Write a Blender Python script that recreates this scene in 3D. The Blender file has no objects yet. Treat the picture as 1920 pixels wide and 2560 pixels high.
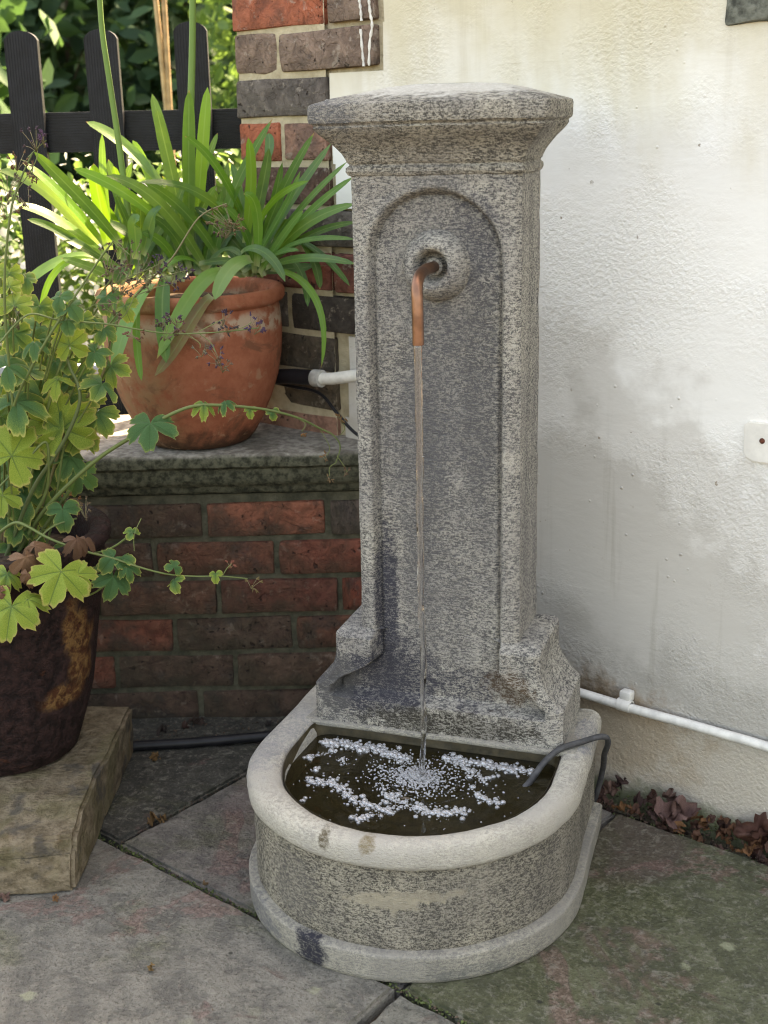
import bpy, bmesh, math, random
import numpy as np
from mathutils import Vector, Matrix, noise as mnoise

random.seed(7)
rng = np.random.default_rng(11)
SC = bpy.context.scene
COL = SC.collection
R = math.radians

# ------------------------------------------------------------------ camera
FPX, PITCH, ROLL, CAM_H = 3197.45, R(16.997), R(-1.278), 1.0883      # solved from the photograph (1920 x 2560)
cam = bpy.data.cameras.new('camera')
cam.sensor_fit = 'VERTICAL'; cam.sensor_height = 32.0; cam.lens = FPX / 2560 * 32.0
cam.clip_start = 0.05; cam.clip_end = 500
cam.dof.use_dof = True; cam.dof.focus_distance = 1.87; cam.dof.aperture_fstop = 5.6
camo = bpy.data.objects.new('camera', cam); COL.objects.link(camo)
camo.matrix_world = Matrix.Translation((0, 0, CAM_H)) @ Matrix.Rotation(math.pi / 2 - PITCH, 4, 'X') @ Matrix.Rotation(-ROLL * -1, 4, 'Z')
SC.camera = camo

# ------------------------------------------------------------------ light
SUN_AZ = Vector((0.65, 0.76, 0)).normalized(); SUN_EL = R(52)
sdir = Vector((SUN_AZ.x * math.cos(SUN_EL), SUN_AZ.y * math.cos(SUN_EL), math.sin(SUN_EL)))
world = bpy.data.worlds.new('World'); SC.world = world; world.use_nodes = True
wn = world.node_tree.nodes; wl = world.node_tree.links
sky = wn.new('ShaderNodeTexSky'); sky.sky_type = 'NISHITA'; sky.sun_disc = False
sky.sun_elevation = SUN_EL; sky.sun_rotation = math.atan2(SUN_AZ.x, SUN_AZ.y)
sky.air_density = 1.0; sky.dust_density = 3.5; sky.ozone_density = 0.6
bg = wn['Background']; bg.inputs['Strength'].default_value = 0.13
wl.new(sky.outputs[0], bg.inputs['Color'])
sun = bpy.data.lights.new('sun', 'SUN'); sun.energy = 3.4; sun.angle = R(0.53); sun.color = (1, 0.95, 0.86)
suno = bpy.data.objects.new('sun', sun); COL.objects.link(suno)
suno.rotation_euler = sdir.to_track_quat('Z', 'Y').to_euler(); suno.location = (3, 4, 6)
vs = SC.view_settings
SC.display_settings.display_device = 'sRGB'
vs.view_transform = 'Standard'; vs.look = 'None'; vs.gamma = 1.0; vs.use_curve_mapping = False
vs.exposure = 3.05
vs.use_white_balance = True; vs.white_balance_temperature = 10000; vs.white_balance_tint = 12
SC.cycles.max_bounces = 8; SC.cycles.transparent_max_bounces = 16
SC.cycles.caustics_reflective = False; SC.cycles.caustics_refractive = False
SC.cycles.use_denoising = True; SC.cycles.filter_width = 1.1

# ------------------------------------------------------------------ pixels to places
DD = 1920 / 1659.0                      # the photograph as studied was 1659 px wide
def ray(px, py):
    x, y = px * DD - 960, py * DD - 1280
    c, s = math.cos(ROLL), math.sin(ROLL)
    u, w = (c * x + s * y) / FPX, (-s * x + c * y) / FPX
    return Vector((u, math.cos(PITCH) - w * math.sin(PITCH), -math.sin(PITCH) - w * math.cos(PITCH)))
CAMP = Vector((0, 0, CAM_H))
def on_plane(px, py, p0, n):
    d = ray(px, py); return CAMP + d * ((p0 - CAMP).dot(n) / d.dot(n))
def atY(px, py, Y): return on_plane(px, py, Vector((0, Y, 0)), Vector((0, 1, 0)))
def atZ(px, py, Z): return on_plane(px, py, Vector((0, 0, Z)), Vector((0, 0, 1)))
# house wall frame: w runs along the wall from the corner, n comes out of it
PSI = R(39.657)
W0 = Vector((-0.2497, 2.4522, 0)); EW = Vector((math.cos(PSI), -math.sin(PSI), 0)); NW = Vector((-math.sin(PSI), -math.cos(PSI), 0))
def wall(w, n, z): return W0 + EW * w + NW * n + Vector((0, 0, z))
WALLROT = -PSI
def atW(px, py, n=0.0): return on_plane(px, py, W0 + NW * n, NW)
# fountain frame
PHI = R(18.83)
ES = Vector((math.cos(PHI), -math.sin(PHI), 0)); ET = Vector((math.sin(PHI), math.cos(PHI), 0))
S0, T0 = -0.4975, 1.75
FO = ES * S0 + ET * T0
BDX = -.0085
def fw(x, y, z): return FO + ES * x + ET * y + Vector((0, 0, z))
def keep_off_wall(p, px, py, m=0.02):
    return atW(px, py, m) if (p - W0).dot(NW) < m and (p - W0).dot(EW) > -0.02 else p

# ------------------------------------------------------------------ objects
def tag(o, label=None, cat=None, group=None, kind=None):
    if label: o['label'] = label
    if cat: o['category'] = cat
    if group: o['group'] = group
    if kind: o['kind'] = kind
    return o
def empty(name, loc=(0, 0, 0), rz=0.0):
    o = bpy.data.objects.new(name, None); COL.objects.link(o); o.location = loc; o.rotation_euler = (0, 0, rz); o.empty_display_size = 0.05
    return o
def mesh(name, v, f, smooth=True, sharp=None):
    me = bpy.data.meshes.new(name); me.from_pydata([tuple(p) for p in v], [], f); me.update()
    if smooth:
        me.polygons.foreach_set('use_smooth', [True] * len(me.polygons))
        if sharp: me.set_sharp_from_angle(angle=R(sharp))
    return me
def obj(name, me, mat=None, parent=None, loc=None, rot=None, scale=None, color=None):
    o = bpy.data.objects.new(name, me); COL.objects.link(o)
    if mat and not me.materials: me.materials.append(mat)
    if parent: o.parent = parent
    if loc is not None: o.location = loc
    if rot is not None: o.rotation_euler = rot
    if scale is not None: o.scale = (scale,) * 3 if isinstance(scale, (int, float)) else scale
    if color is not None: o.color = (*color, 1)
    return o
def nz(p, s, seed=0.0): return mnoise.noise(Vector((p[0] * s + seed, p[1] * s - seed * 1.7, p[2] * s + seed * .6)))
def fbm(p, s, o=4, seed=0.0): return mnoise.fractal(Vector((p[0] * s + seed, p[1] * s, p[2] * s - seed)), 1.0, 2.0, o)
def bm_mesh(name, bm, smooth=True, sharp=35):
    bmesh.ops.recalc_face_normals(bm, faces=bm.faces)
    me = bpy.data.meshes.new(name); bm.to_mesh(me); bm.free()
    if smooth:
        me.polygons.foreach_set('use_smooth', [True] * len(me.polygons))
        if sharp: me.set_sharp_from_angle(angle=R(sharp))
    return me
def box_mesh(name, x0, x1, y0, y1, z0, z1, bev=0.0, seg=2, cuts=0, amp=0.0, ns=20, seed=0.0):
    bm = bmesh.new(); bmesh.ops.create_cube(bm, size=1)
    for v in bm.verts: v.co = Vector((x0 + (v.co.x + .5) * (x1 - x0), y0 + (v.co.y + .5) * (y1 - y0), z0 + (v.co.z + .5) * (z1 - z0)))
    if bev: bmesh.ops.bevel(bm, geom=list(bm.edges), offset=bev, segments=seg, profile=.5, affect='EDGES')
    if cuts: bmesh.ops.subdivide_edges(bm, edges=[e for e in bm.edges if e.calc_length() > 3 * max(bev, .004)], cuts=cuts, use_grid_fill=True)
    if amp:
        for v in bm.verts: v.co += Vector((nz(v.co, ns, seed), nz(v.co, ns, seed + 9), nz(v.co, ns, seed + 21))) * amp
    return bm_mesh(name, bm)
def tube_data(pts, rad, sides=8, cap=True):
    P = [Vector(p) for p in pts]; n = len(P)
    rad = [rad] * n if isinstance(rad, (int, float)) else rad
    v, f = [], []; up = None
    for i in range(n):
        t = (P[min(i + 1, n - 1)] - P[max(i - 1, 0)])
        t = t.normalized() if t.length > 1e-9 else Vector((0, 0, 1))
        if up is None: up = t.orthogonal().normalized()
        a = (up - t * up.dot(t)); a = a.normalized() if a.length > 1e-6 else t.orthogonal().normalized(); up = a; b = t.cross(a)
        for k in range(sides):
            q = 2 * math.pi * k / sides; v.append(P[i] + (a * math.cos(q) + b * math.sin(q)) * rad[i])
    for i in range(n - 1):
        for k in range(sides):
            k2 = (k + 1) % sides; f.append((i * sides + k, i * sides + k2, (i + 1) * sides + k2, (i + 1) * sides + k))
    if cap: f.append(tuple(range(sides))[::-1]); f.append(tuple((n - 1) * sides + k for k in range(sides)))
    return v, f
def tube(name, pts, rad, mat, parent=None, sides=8, color=None):
    v, f = tube_data(pts, rad, sides); return obj(name, mesh(name, v, f, True, 60), mat, parent, color=color)
def bez(c, n):
    c = [Vector(p) for p in c]; out = []
    for i in range(n + 1):
        t = i / n; q = c[:]
        while len(q) > 1: q = [q[j].lerp(q[j + 1], t) for j in range(len(q) - 1)]
        out.append(q[0])
    return out
def spline(pts, n=6):
    P = [Vector(p) for p in pts]; out = []
    for i in range(len(P) - 1):
        a, b, c, d = P[max(i - 1, 0)], P[i], P[i + 1], P[min(i + 2, len(P) - 1)]
        for k in range(n):
            t = k / n
            out.append(0.5 * ((2 * b) + (c - a) * t + (2 * a - 5 * b + 4 * c - d) * t * t + (3 * b - a - 3 * c + d) * t ** 3))
    return out + [P[-1]]
def lathe_data(prof, sides=48, amp=0.0, ns=12, seed=0.0, axis='Z'):
    v, f = [], []
    for r, z in prof:
        for k in range(sides):
            q = 2 * math.pi * k / sides; p = Vector((r * math.cos(q), r * math.sin(q), z))
            if amp: p += Vector((math.cos(q), math.sin(q), 0)) * nz(p, ns, seed) * amp + Vector((0, 0, 1)) * nz(p, ns, seed + 5) * amp * .6
            if axis == 'Y': p = Vector((p.x, -p.z, p.y))
            v.append(p)
    n = len(prof)
    for i in range(n - 1):
        for k in range(sides):
            k2 = (k + 1) % sides; f.append((i * sides + k, i * sides + k2, (i + 1) * sides + k2, (i + 1) * sides + k))
    return v, f

# ------------------------------------------------------------------ materials
class Mat:
    def __init__(s, name):
        s.m = bpy.data.materials.new(name); s.m.use_nodes = True; s.t = s.m.node_tree; s.N = s.t.nodes; s.L = s.t.links
        s.p = s.N['Principled BSDF']; s.out = s.N['Material Output']
        s.tc = s.N.new('ShaderNodeTexCoord'); s.oi = s.N.new('ShaderNodeObjectInfo')
        s.obj = s.tc.outputs['Object']
    def set(s, sock, val):
        if hasattr(val, 'is_output'): s.L.new(val, sock)
        else:
            if isinstance(val, (tuple, list)) and len(val) == 3 and sock.type == 'RGBA': val = (*val, 1)
            sock.default_value = val
    def noise(s, scale, detail=4, rough=.55, dist=0.0, vec=None, w=None):
        n = s.N.new('ShaderNodeTexNoise'); s.set(n.inputs['Vector'], vec or s.obj)
        n.inputs['Scale'].default_value = scale; n.inputs['Detail'].default_value = detail; n.inputs['Roughness'].default_value = rough; n.inputs['Distortion'].default_value = dist
        return n.outputs['Fac']
    def voro(s, scale, feature='F1', vec=None, rand=1.0):
        n = s.N.new('ShaderNodeTexVoronoi'); n.feature = feature; s.set(n.inputs['Vector'], vec or s.obj); n.inputs['Scale'].default_value = scale; n.inputs['Randomness'].default_value = rand
        return n.outputs['Distance']
    def math(s, op, a, b=0.0, c=0.0, clamp=False):
        n = s.N.new('ShaderNodeMath'); n.operation = op; n.use_clamp = clamp
        for i, x in enumerate((a, b, c)): s.set(n.inputs[i], x)
        return n.outputs[0]
    def ss(s, x, lo, hi):      # smooth step, falling when lo > hi
        n = s.N.new('ShaderNodeMapRange'); n.interpolation_type = 'SMOOTHSTEP'; s.set(n.inputs['Value'], x)
        if lo < hi: n.inputs['From Min'].default_value = lo; n.inputs['From Max'].default_value = hi; n.inputs['To Min'].default_value = 0; n.inputs['To Max'].default_value = 1
        else: n.inputs['From Min'].default_value = hi; n.inputs['From Max'].default_value = lo; n.inputs['To Min'].default_value = 1; n.inputs['To Max'].default_value = 0
        return n.outputs['Result']
    def mix(s, fac, a, b, mode='MIX'):
        n = s.N.new('ShaderNodeMix'); n.data_type = 'RGBA'; n.blend_type = mode; n.clamp_factor = True
        s.set(n.inputs[0], fac); s.set(n.inputs[6], a); s.set(n.inputs[7], b); return n.outputs[2]
    def ramp(s, fac, stops):
        n = s.N.new('ShaderNodeValToRGB'); s.set(n.inputs[0], fac); e = n.color_ramp.elements
        while len(e) < len(stops): e.new(.5)
        for i, (p, c) in enumerate(stops): e[i].position = p; e[i].color = (*c, 1) if len(c) == 3 else c
        return n.outputs[0]
    def bump(s, h, strength=.5, dist=.002, prev=None):
        n = s.N.new('ShaderNodeBump'); n.inputs['Strength'].default_value = strength; n.inputs['Distance'].default_value = dist; s.set(n.inputs['Height'], h)
        if prev: s.L.new(prev, n.inputs['Normal'])
        return n.outputs[0]
    def xyz(s, vec=None):
        n = s.N.new('ShaderNodeSeparateXYZ'); s.set(n.inputs[0], vec or s.obj); return n.outputs
    def scaled(s, sx, sy, sz, vec=None, loc=(0, 0, 0)):
        n = s.N.new('ShaderNodeMapping'); s.set(n.inputs[0], vec or s.obj); n.inputs['Scale'].default_value = (sx, sy, sz); n.inputs['Location'].default_value = loc; return n.outputs[0]
    def shifted(s):            # object coordinates offset per object, so copies differ
        n = s.N.new('ShaderNodeVectorMath'); n.operation = 'ADD'; s.L.new(s.obj, n.inputs[0])
        c = s.N.new('ShaderNodeCombineXYZ'); r = s.math('MULTIPLY', s.oi.outputs['Random'], 37.0)
        for i in range(3): s.L.new(r, c.inputs[i])
        s.L.new(c.outputs[0], n.inputs[1]); return n.outputs[0]
    def blob(s, x, y, z, rx, ry, rz, soft=.5, nsc=25, namp=.5):   # a stain or painted highlight with a shape of its own
        v = s.scaled(1 / rx, 1 / ry, 1 / rz, loc=(-x / rx, -y / ry, -z / rz))
        n = s.N.new('ShaderNodeVectorMath'); n.operation = 'LENGTH'; s.L.new(v, n.inputs[0])
        d = s.math('ADD', n.outputs['Value'], s.math('MULTIPLY', s.math('SUBTRACT', s.noise(nsc, 5, .65), .5), namp * 2))
        return s.ss(d, 1 + soft * .5, 1 - soft * .5)
    def done(s, col=None, rough=.8, normal=None, spec=None, **k):
        if col is not None: s.set(s.p.inputs['Base Color'], col)
        s.set(s.p.inputs['Roughness'], rough)
        if spec is not None: s.p.inputs['Specular IOR Level'].default_value = spec
        if normal is not None: s.L.new(normal, s.p.inputs['Normal'])
        for kk, vv in k.items(): s.set(s.p.inputs[kk.replace('_', ' ')], vv)
        return s.m

def cast_stone(name, speckle=1.0, light=(.455, .425, .365), dark=(.082, .080, .080), stains_highlights=(), mott=1.0):
    m = Mat(name)
    worm = m.noise(330, 2, .55, 1.6); tool = m.noise(1, 2, .5, .5, m.scaled(150, 150, 430)); fine = m.noise(620, 2, .6); med = m.noise(24, 6, .7); big = m.noise(5.5, 4, .6, .4)
    strk = m.noise(1.0, 4, .6, vec=m.scaled(16, 16, 2.2))
    h = m.math('ADD', m.math('MULTIPLY', worm, .40), m.math('ADD', m.math('MULTIPLY', tool, .38), m.math('MULTIPLY', fine, .22)))
    cover = m.ss(h, .5 - .085 / speckle, .5 + .07 / speckle)
    cover = m.math('ADD', cover, m.math('MULTIPLY', m.math('SUBTRACT', med, .52), .7 * mott))
    cover = m.math('ADD', cover, m.math('MULTIPLY', m.math('SUBTRACT', strk, .52), 1.25 * mott), clamp=True)
    lightv = m.mix(m.ss(big, .35, .68), light, tuple(c * k for c, k in zip(light, (.74, .74, .78))))
    darkv = m.mix(m.ss(big, .4, .6), dark, tuple(c * 1.3 for c in dark))
    col = m.mix(cover, darkv, lightv)
    col = m.mix(m.math('MULTIPLY', m.ss(m.noise(95, 2, .5), .70, .76), .6), col, dark)
    col = m.mix(m.math('MULTIPLY', m.math('MULTIPLY', m.ss(m.noise(9, 6, .7, .6), .56, .66), cover), .5), col, tuple(min(.62, c * 1.18) for c in light))
    for (x, y, z, rx, ry, rz, c, a, na) in stains_highlights:
        b = m.math('MULTIPLY', m.blob(x, y, z, rx, ry, rz, .6, 70, na * 1.5), a)
        b = m.math('MULTIPLY', b, m.math('SUBTRACT', 1.5, m.math('MULTIPLY', cover, .95)), clamp=True)
        col = m.mix(b, col, c)
    nrm = m.bump(h, 1.0, .0050 * min(1, speckle + .15), m.bump(med, .6, .005))
    return m.done(col, .88, nrm, spec=.1)
BLUEBLK = (.05, .05, .062)
M_PILLAR = cast_stone('cast_stone_pillar', 1.0, stains_highlights=[
    (.0, -.05, .66, .085, .2, .40, (.115, .112, .112), .42, .5), (-.03, -.05, .62, .03, .2, .25, (.10, .098, .10), .4, .8),
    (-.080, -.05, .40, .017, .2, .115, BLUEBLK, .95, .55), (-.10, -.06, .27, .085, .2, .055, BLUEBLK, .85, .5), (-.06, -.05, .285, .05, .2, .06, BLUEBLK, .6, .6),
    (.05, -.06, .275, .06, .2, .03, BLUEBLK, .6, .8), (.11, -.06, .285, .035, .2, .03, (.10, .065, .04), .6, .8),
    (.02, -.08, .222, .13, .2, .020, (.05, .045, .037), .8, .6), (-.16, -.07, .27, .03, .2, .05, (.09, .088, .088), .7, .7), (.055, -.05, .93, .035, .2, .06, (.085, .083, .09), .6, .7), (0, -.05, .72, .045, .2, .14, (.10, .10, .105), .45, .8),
    (.06, -.05, .74, .025, .2, .16, (.10, .098, .10), .5, .8)])
M_CAP = cast_stone('cast_stone_cap', .95, (.47, .435, .36), (.075, .071, .065), stains_highlights=[(-.15, -.08, 1.10, .05, .2, .03, (.12, .12, .125), .6, .7), (.0, -.0, 1.135, .17, .10, .022, (.58, .555, .50), .8, .6)])  # last patch paints the sky-lit paleness of the dome into the colour
M_BASIN = cast_stone('cast_stone_basin', 1.0, (.37, .335, .265), (.062, .057, .050), stains_highlights=[(.02, -.39, .112, .05, .05, .011, (.40, .35, .26), .5, 1.5), (.06, -.37, .124, .05, .05, .009, (.40, .35, .26), .4, 1.5), (-.12, -.37, .10, .05, .06, .05, (.12, .11, .10), .5, .9)])
M_RIM = cast_stone('cast_stone_rim', .7, (.50, .465, .39), (.29, .272, .24), stains_highlights=[(-.235, -.15, .2, .04, .12, .05, (.22, .22, .225), .5, .9), (-.06, -.4, .195, .008, .04, .014, (.11, .09, .06), .8, .5), (.0, -.4, .2, .01, .03, .012, (.2, .16, .1), .7, .5), (.2, -.02, .205, .05, .06, .03, (.2, .2, .21), .6, .7)])
M_PLINTH = cast_stone('cast_stone_plinth', .7, (.38, .352, .29), (.175, .166, .15), stains_highlights=[(-.085, -.39, .022, .022, .06, .03, (.035, .035, .045), .95, .6), (-.19, -.33, .02, .05, .08, .02, (.13, .13, .14), .6, .8), (.13, -.36, .01, .05, .08, .012, (.14, .14, .13), .6, .8)])
def m_inner():
    m = Mat('wet_basin_stone'); n = m.noise(60, 4); return m.done(m.ramp(n, [(.3, (.022, .017, .009)), (.7, (.085, .065, .034))]), .35, m.bump(n, .5, .003))
M_INNER = m_inner()

def render_paint():
    m = Mat('painted_render'); v = m.obj; x, y, z = m.xyz()
    lump = m.noise(14, 5, .6); grit = m.noise(170, 3, .6); vor = m.voro(38)
    grain_amt = m.math('ADD', m.ss(m.noise(3.2, 3), .42, .62), m.ss(z, .22, .02), clamp=True)
    base = m.mix(m.ss(m.noise(1.7, 4, .6), .35, .65), (.80, .785, .745), (.735, .72, .69))
    # yellowish water stain below the eaves, running down
    top = m.math('MULTIPLY', m.ss(m.math('ADD', z, m.math('MULTIPLY', m.math('SUBTRACT', m.noise(3.5, 5, .6, .5, m.scaled(1.6, 1, .55)), .5), .55)), 0.98, 1.30), .9)
    col = m.mix(top, base, (.57, .51, .36))
    run = m.math('MULTIPLY', m.ss(m.noise(1, 5, .65, .3, m.scaled(17, 1, 1.3)), .52, .72), m.ss(z, .9, 1.35))
    col = m.mix(m.math('MULTIPLY', run, .5), col, (.47, .41, .29))
    # damp grey tide from the ground up, with a blotchy edge
    tide = m.math('ADD', z, m.math('MULTIPLY', m.math('SUBTRACT', m.noise(4.2, 6, .62, .4), .5), .55))
    left = m.ss(x, 1.45, .62)
    tide2 = m.math('SUBTRACT', tide, m.math('MULTIPLY', left, .42))
    col = m.mix(m.math('MULTIPLY', m.ss(tide2, .42, .34), .75), col, (.57, .54, .495))
    col = m.mix(m.math('MULTIPLY', m.ss(m.math('ADD', tide2, m.math('MULTIPLY', m.math('SUBTRACT', m.noise(9, 6, .68), .5), .35)), .27, .17), .55), col, (.41, .38, .335))
    drip = m.math('MULTIPLY', m.ss(m.noise(1, 5, .65, .3, m.scaled(26, 1, 1.6, loc=(3, 0, 1))), .55, .68), m.math('MULTIPLY', m.ss(z, .75, .45), m.ss(z, .14, .22)))
    col = m.mix(m.math('MULTIPLY', drip, .45), col, (.36, .33, .28))
    col = m.mix(m.math('MULTIPLY', m.ss(tide, .33, .20), m.math('MULTIPLY', m.ss(tide, .12, .24), .55)), col, (.27, .25, .215))
    # brown dirt below the pipe beside the fountain, green algae at the foot
    col = m.mix(m.math('MULTIPLY', m.blob(.80, 0, .105, .15, 1, .075, .9, 26, .9), .9), col, (.25, .16, .085))
    col = m.mix(m.math('MULTIPLY', m.blob(.74, 0, .11, .09, 1, .08, .8, 40, .9), .9), col, (.11, .07, .038))
    sand = m.math('MULTIPLY', m.ss(z, .17, .12), .6)
    col = m.mix(sand, col, (.52, .445, .345))
    foot = m.math('ADD', z, m.math('MULTIPLY', m.math('SUBTRACT', m.noise(16, 5, .65), .5), .09))
    col = m.mix(m.math('MULTIPLY', m.ss(foot, .030, -.004), .8), col, (.12, .15, .06))
    # flecks and pits
    fl = m.math('MULTIPLY', m.ss(m.noise(75, 2, .5), .74, .78), m.ss(m.noise(6, 2), .45, .6))
    col = m.mix(m.math('MULTIPLY', fl, .7), col, (.22, .16, .10))
    h = m.math('ADD', m.math('ADD', m.math('MULTIPLY', lump, .22), m.math('MULTIPLY', m.noise(1, 4, .6, .3, m.scaled(9, 9, 22)), .30)), m.math('MULTIPLY', m.math('MULTIPLY', grit, grain_amt), .75))
    blis = m.math('MULTIPLY', m.ss(vor, .12, .03), m.ss(m.noise(5, 2), .5, .65))
    h = m.math('ADD', h, m.math('MULTIPLY', blis, .5))
    return m.done(col, .72, m.bump(h, .75, .006), spec=.2)
M_RENDER = render_paint()

def mortar(name, c1, c2):
    m = Mat(name); n = m.noise(35, 5, .6); return m.done(m.ramp(n, [(.3, c1), (.7, c2)]), .95, m.bump(m.noise(160, 4), .8, .004), spec=.15)
M_MORTAR = mortar('lime_mortar', (.34, .285, .19), (.54, .465, .33))
M_MORTAR_DK = mortar('grimy_mortar', (.040, .040, .028), (.12, .112, .078))

def brick_mat(name, grime, gcol, soot=.5, pale=.5):
    m = Mat(name); v = m.shifted(); oc = m.oi.outputs['Color']
    a = m.noise(34, 6, .68, .5, v); b = m.noise(11, 5, .65, .3, v); c = m.noise(150, 4, .65, 0, v)
    col = m.mix(m.ss(a, .36, .64), m.mix(1.0, oc, (.70, .68, .68), 'MULTIPLY'), m.mix(1.0, oc, (1.25, 1.23, 1.22), 'MULTIPLY'))
    col = m.mix(m.math('MULTIPLY', m.ss(b, .50, .64), soot), col, (.05, .045, .043))
    col = m.mix(m.math('MULTIPLY', m.ss(m.noise(48, 5, .65, .3, v), .57, .68), pale), col, (.40, .34, .28))
    col = m.mix(m.math('MULTIPLY', m.ss(m.noise(7, 5, .65, .4), .32, .62), grime), col, gcol)
    pit = m.ss(m.noise(85, 2, .5, 0, v), .66, .74)
    col = m.mix(m.math('MULTIPLY', pit, .75), col, (.025, .02, .018))
    col = m.mix(m.math('MULTIPLY', m.ss(c, .35, .7), .3), col, m.mix(1.0, col, (1.5, 1.45, 1.4), 'MULTIPLY'))
    crack = m.ss(m.math('ABSOLUTE', m.math('SUBTRACT', m.noise(16, 3, .5, 1.5, v), .5)), .012, .0)
    h = m.math('SUBTRACT', m.math('ADD', m.math('MULTIPLY', a, 1.2), m.math('MULTIPLY', c, .5)), m.math('ADD', m.math('MULTIPLY', pit, .6), m.math('MULTIPLY', crack, .2)))
    return m.done(m.mix(m.math('MULTIPLY', crack, .2), col, (.04, .03, .028)), .92, m.bump(h, .9, .007), spec=.06)
M_QUOIN = brick_mat('weathered_brick', .25, (.10, .095, .08))
M_LOWBRICK = brick_mat('damp_brick', .68, (.046, .042, .030), .6, .2)

def flag_mat(name, blobs=()):
    m = Mat(name); oc = m.oi.outputs['Color']
    a = m.noise(2.6, 7, .66, .7); b = m.noise(20, 6, .68, .3); c = m.noise(110, 5, .72); d = m.noise(3.1, 5, .62, 1.0, m.scaled(1, 1, 1, loc=(7, 3, 1)))
    col = m.mix(m.ss(b, .38, .62), m.mix(1.0, oc, (.72, .72, .73), 'MULTIPLY'), m.mix(1.0, oc, (1.18, 1.17, 1.15), 'MULTIPLY'))
    for (x, y, rx, ry, c_, am, na) in blobs: col = m.mix(m.math('MULTIPLY', m.blob(x, y, 0, rx, ry, 1, .35, 18, na), am), col, c_)
    col = m.mix(m.math('MULTIPLY', m.ss(a, .49, .60), .55), col, m.mix(m.ss(c, .44, .56), (.06, .066, .03), (.135, .135, .075)))
    pk = m.math('MULTIPLY', m.ss(d, .545, .58), m.ss(b, .42, .52))
    col = m.mix(m.math('MULTIPLY', pk, .6), col, m.mix(m.ss(c, .4, .6), (.13, .075, .065), (.23, .14, .125)))
    edge = m.ss(m.math('ABSOLUTE', m.math('SUBTRACT', d, .565)), .010, .0)
    col = m.mix(m.math('MULTIPLY', m.math('MULTIPLY', edge, m.ss(c, .4, .6)), .55), col, (.045, .035, .03))
    col = m.mix(m.math('MULTIPLY', m.ss(m.noise(46, 6, .72, .5), .54, .63), .38), col, (.29, .27, .225))
    col = m.mix(m.math('MULTIPLY', m.ss(c, .50, .66), .24), col, (.34, .32, .27))
    col = m.mix(m.math('MULTIPLY', m.ss(m.noise(190, 3, .68), .52, .68), .55), col, (.040, .037, .031))
    spot = m.ss(m.math('ADD', m.voro(22), m.math('MULTIPLY', m.noise(90, 2), .12)), .165, .115)
    col = m.mix(m.math('MULTIPLY', m.math('MULTIPLY', spot, m.ss(m.noise(4, 2), .44, .56)), .85), col, (.028, .028, .022))
    lich = m.ss(m.math('ADD', m.voro(15, vec=m.scaled(1, 1, 1, loc=(3, 8, 0))), m.math('MULTIPLY', m.noise(110, 3), .25)), .31, .22)
    col = m.mix(m.math('MULTIPLY', m.math('MULTIPLY', lich, m.ss(m.noise(2.6, 3, .5, 0, m.scaled(1, 1, 1, loc=(1, 5, 2))), .48, .60)), .6), col, (.32, .33, .22))
    h = m.math('ADD', m.math('MULTIPLY', b, 1.5), m.math('MULTIPLY', c, .55))
    return m.done(col, m.mix(m.ss(a, .4, .6), (.62, .62, .62), (.85, .85, .85)), m.bump(h, 1.0, .010), spec=.14)
M_FLAG = flag_mat('riven_flagstone')
M_FLAG_P = flag_mat('riven_flagstone_purple', [(.20, -.03, .11, .26, (.085, .066, .062), .9, .45), (-.26, .19, .09, .11, (.10, .072, .062), .7, .6)])
M_FLAG_R = flag_mat('riven_flagstone_ruddy', [(-.18, .02, .10, .16, (.20, .155, .145), .65, .6), (-.06, .10, .12, .10, (.11, .075, .065), .6, .7)])

def sandstone():
    m = Mat('mossy_sandstone'); a = m.noise(9, 5, .62, .7); b = m.noise(45, 5, .65); x, y, z = m.xyz()
    col = m.mix(m.ss(b, .3, .7), (.105, .080, .052), (.22, .175, .122))
    col = m.mix(m.math('MULTIPLY', m.ss(a, .49, .62), .45), col, (.095, .088, .042))
    col = m.mix(m.math('MULTIPLY', m.ss(m.noise(13, 4, .6, .3, m.scaled(1, 1, 1, loc=(4, 4, 4))), .56, .66), .75), col, (.06, .055, .05))
    col = m.mix(m.math('MULTIPLY', m.ss(m.noise(7, 4, .6, .6, m.scaled(1, 1, 1, loc=(2, 9, 4))), .58, .70), .5), col, (.27, .16, .085))
    return m.done(m.mix(m.math('MULTIPLY', m.ss(m.noise(130, 4, .7), .52, .68), .45), col, (.04, .034, .02)), .88, m.bump(m.math('ADD', b, a), 1.0, .009), spec=.08)
M_SAND = sandstone()

def coping_mat():
    m = Mat('mossy_coping_stone'); a = m.noise(11, 5, .62, .4); b = m.noise(70, 5, .65); x, y, z = m.xyz()
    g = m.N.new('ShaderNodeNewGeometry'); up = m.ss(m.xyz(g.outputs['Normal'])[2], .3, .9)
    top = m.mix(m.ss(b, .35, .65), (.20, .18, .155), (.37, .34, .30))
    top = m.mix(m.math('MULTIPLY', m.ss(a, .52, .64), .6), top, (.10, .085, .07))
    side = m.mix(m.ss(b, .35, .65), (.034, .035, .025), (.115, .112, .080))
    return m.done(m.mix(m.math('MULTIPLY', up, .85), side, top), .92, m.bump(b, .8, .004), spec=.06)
M_COPING = coping_mat()

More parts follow.
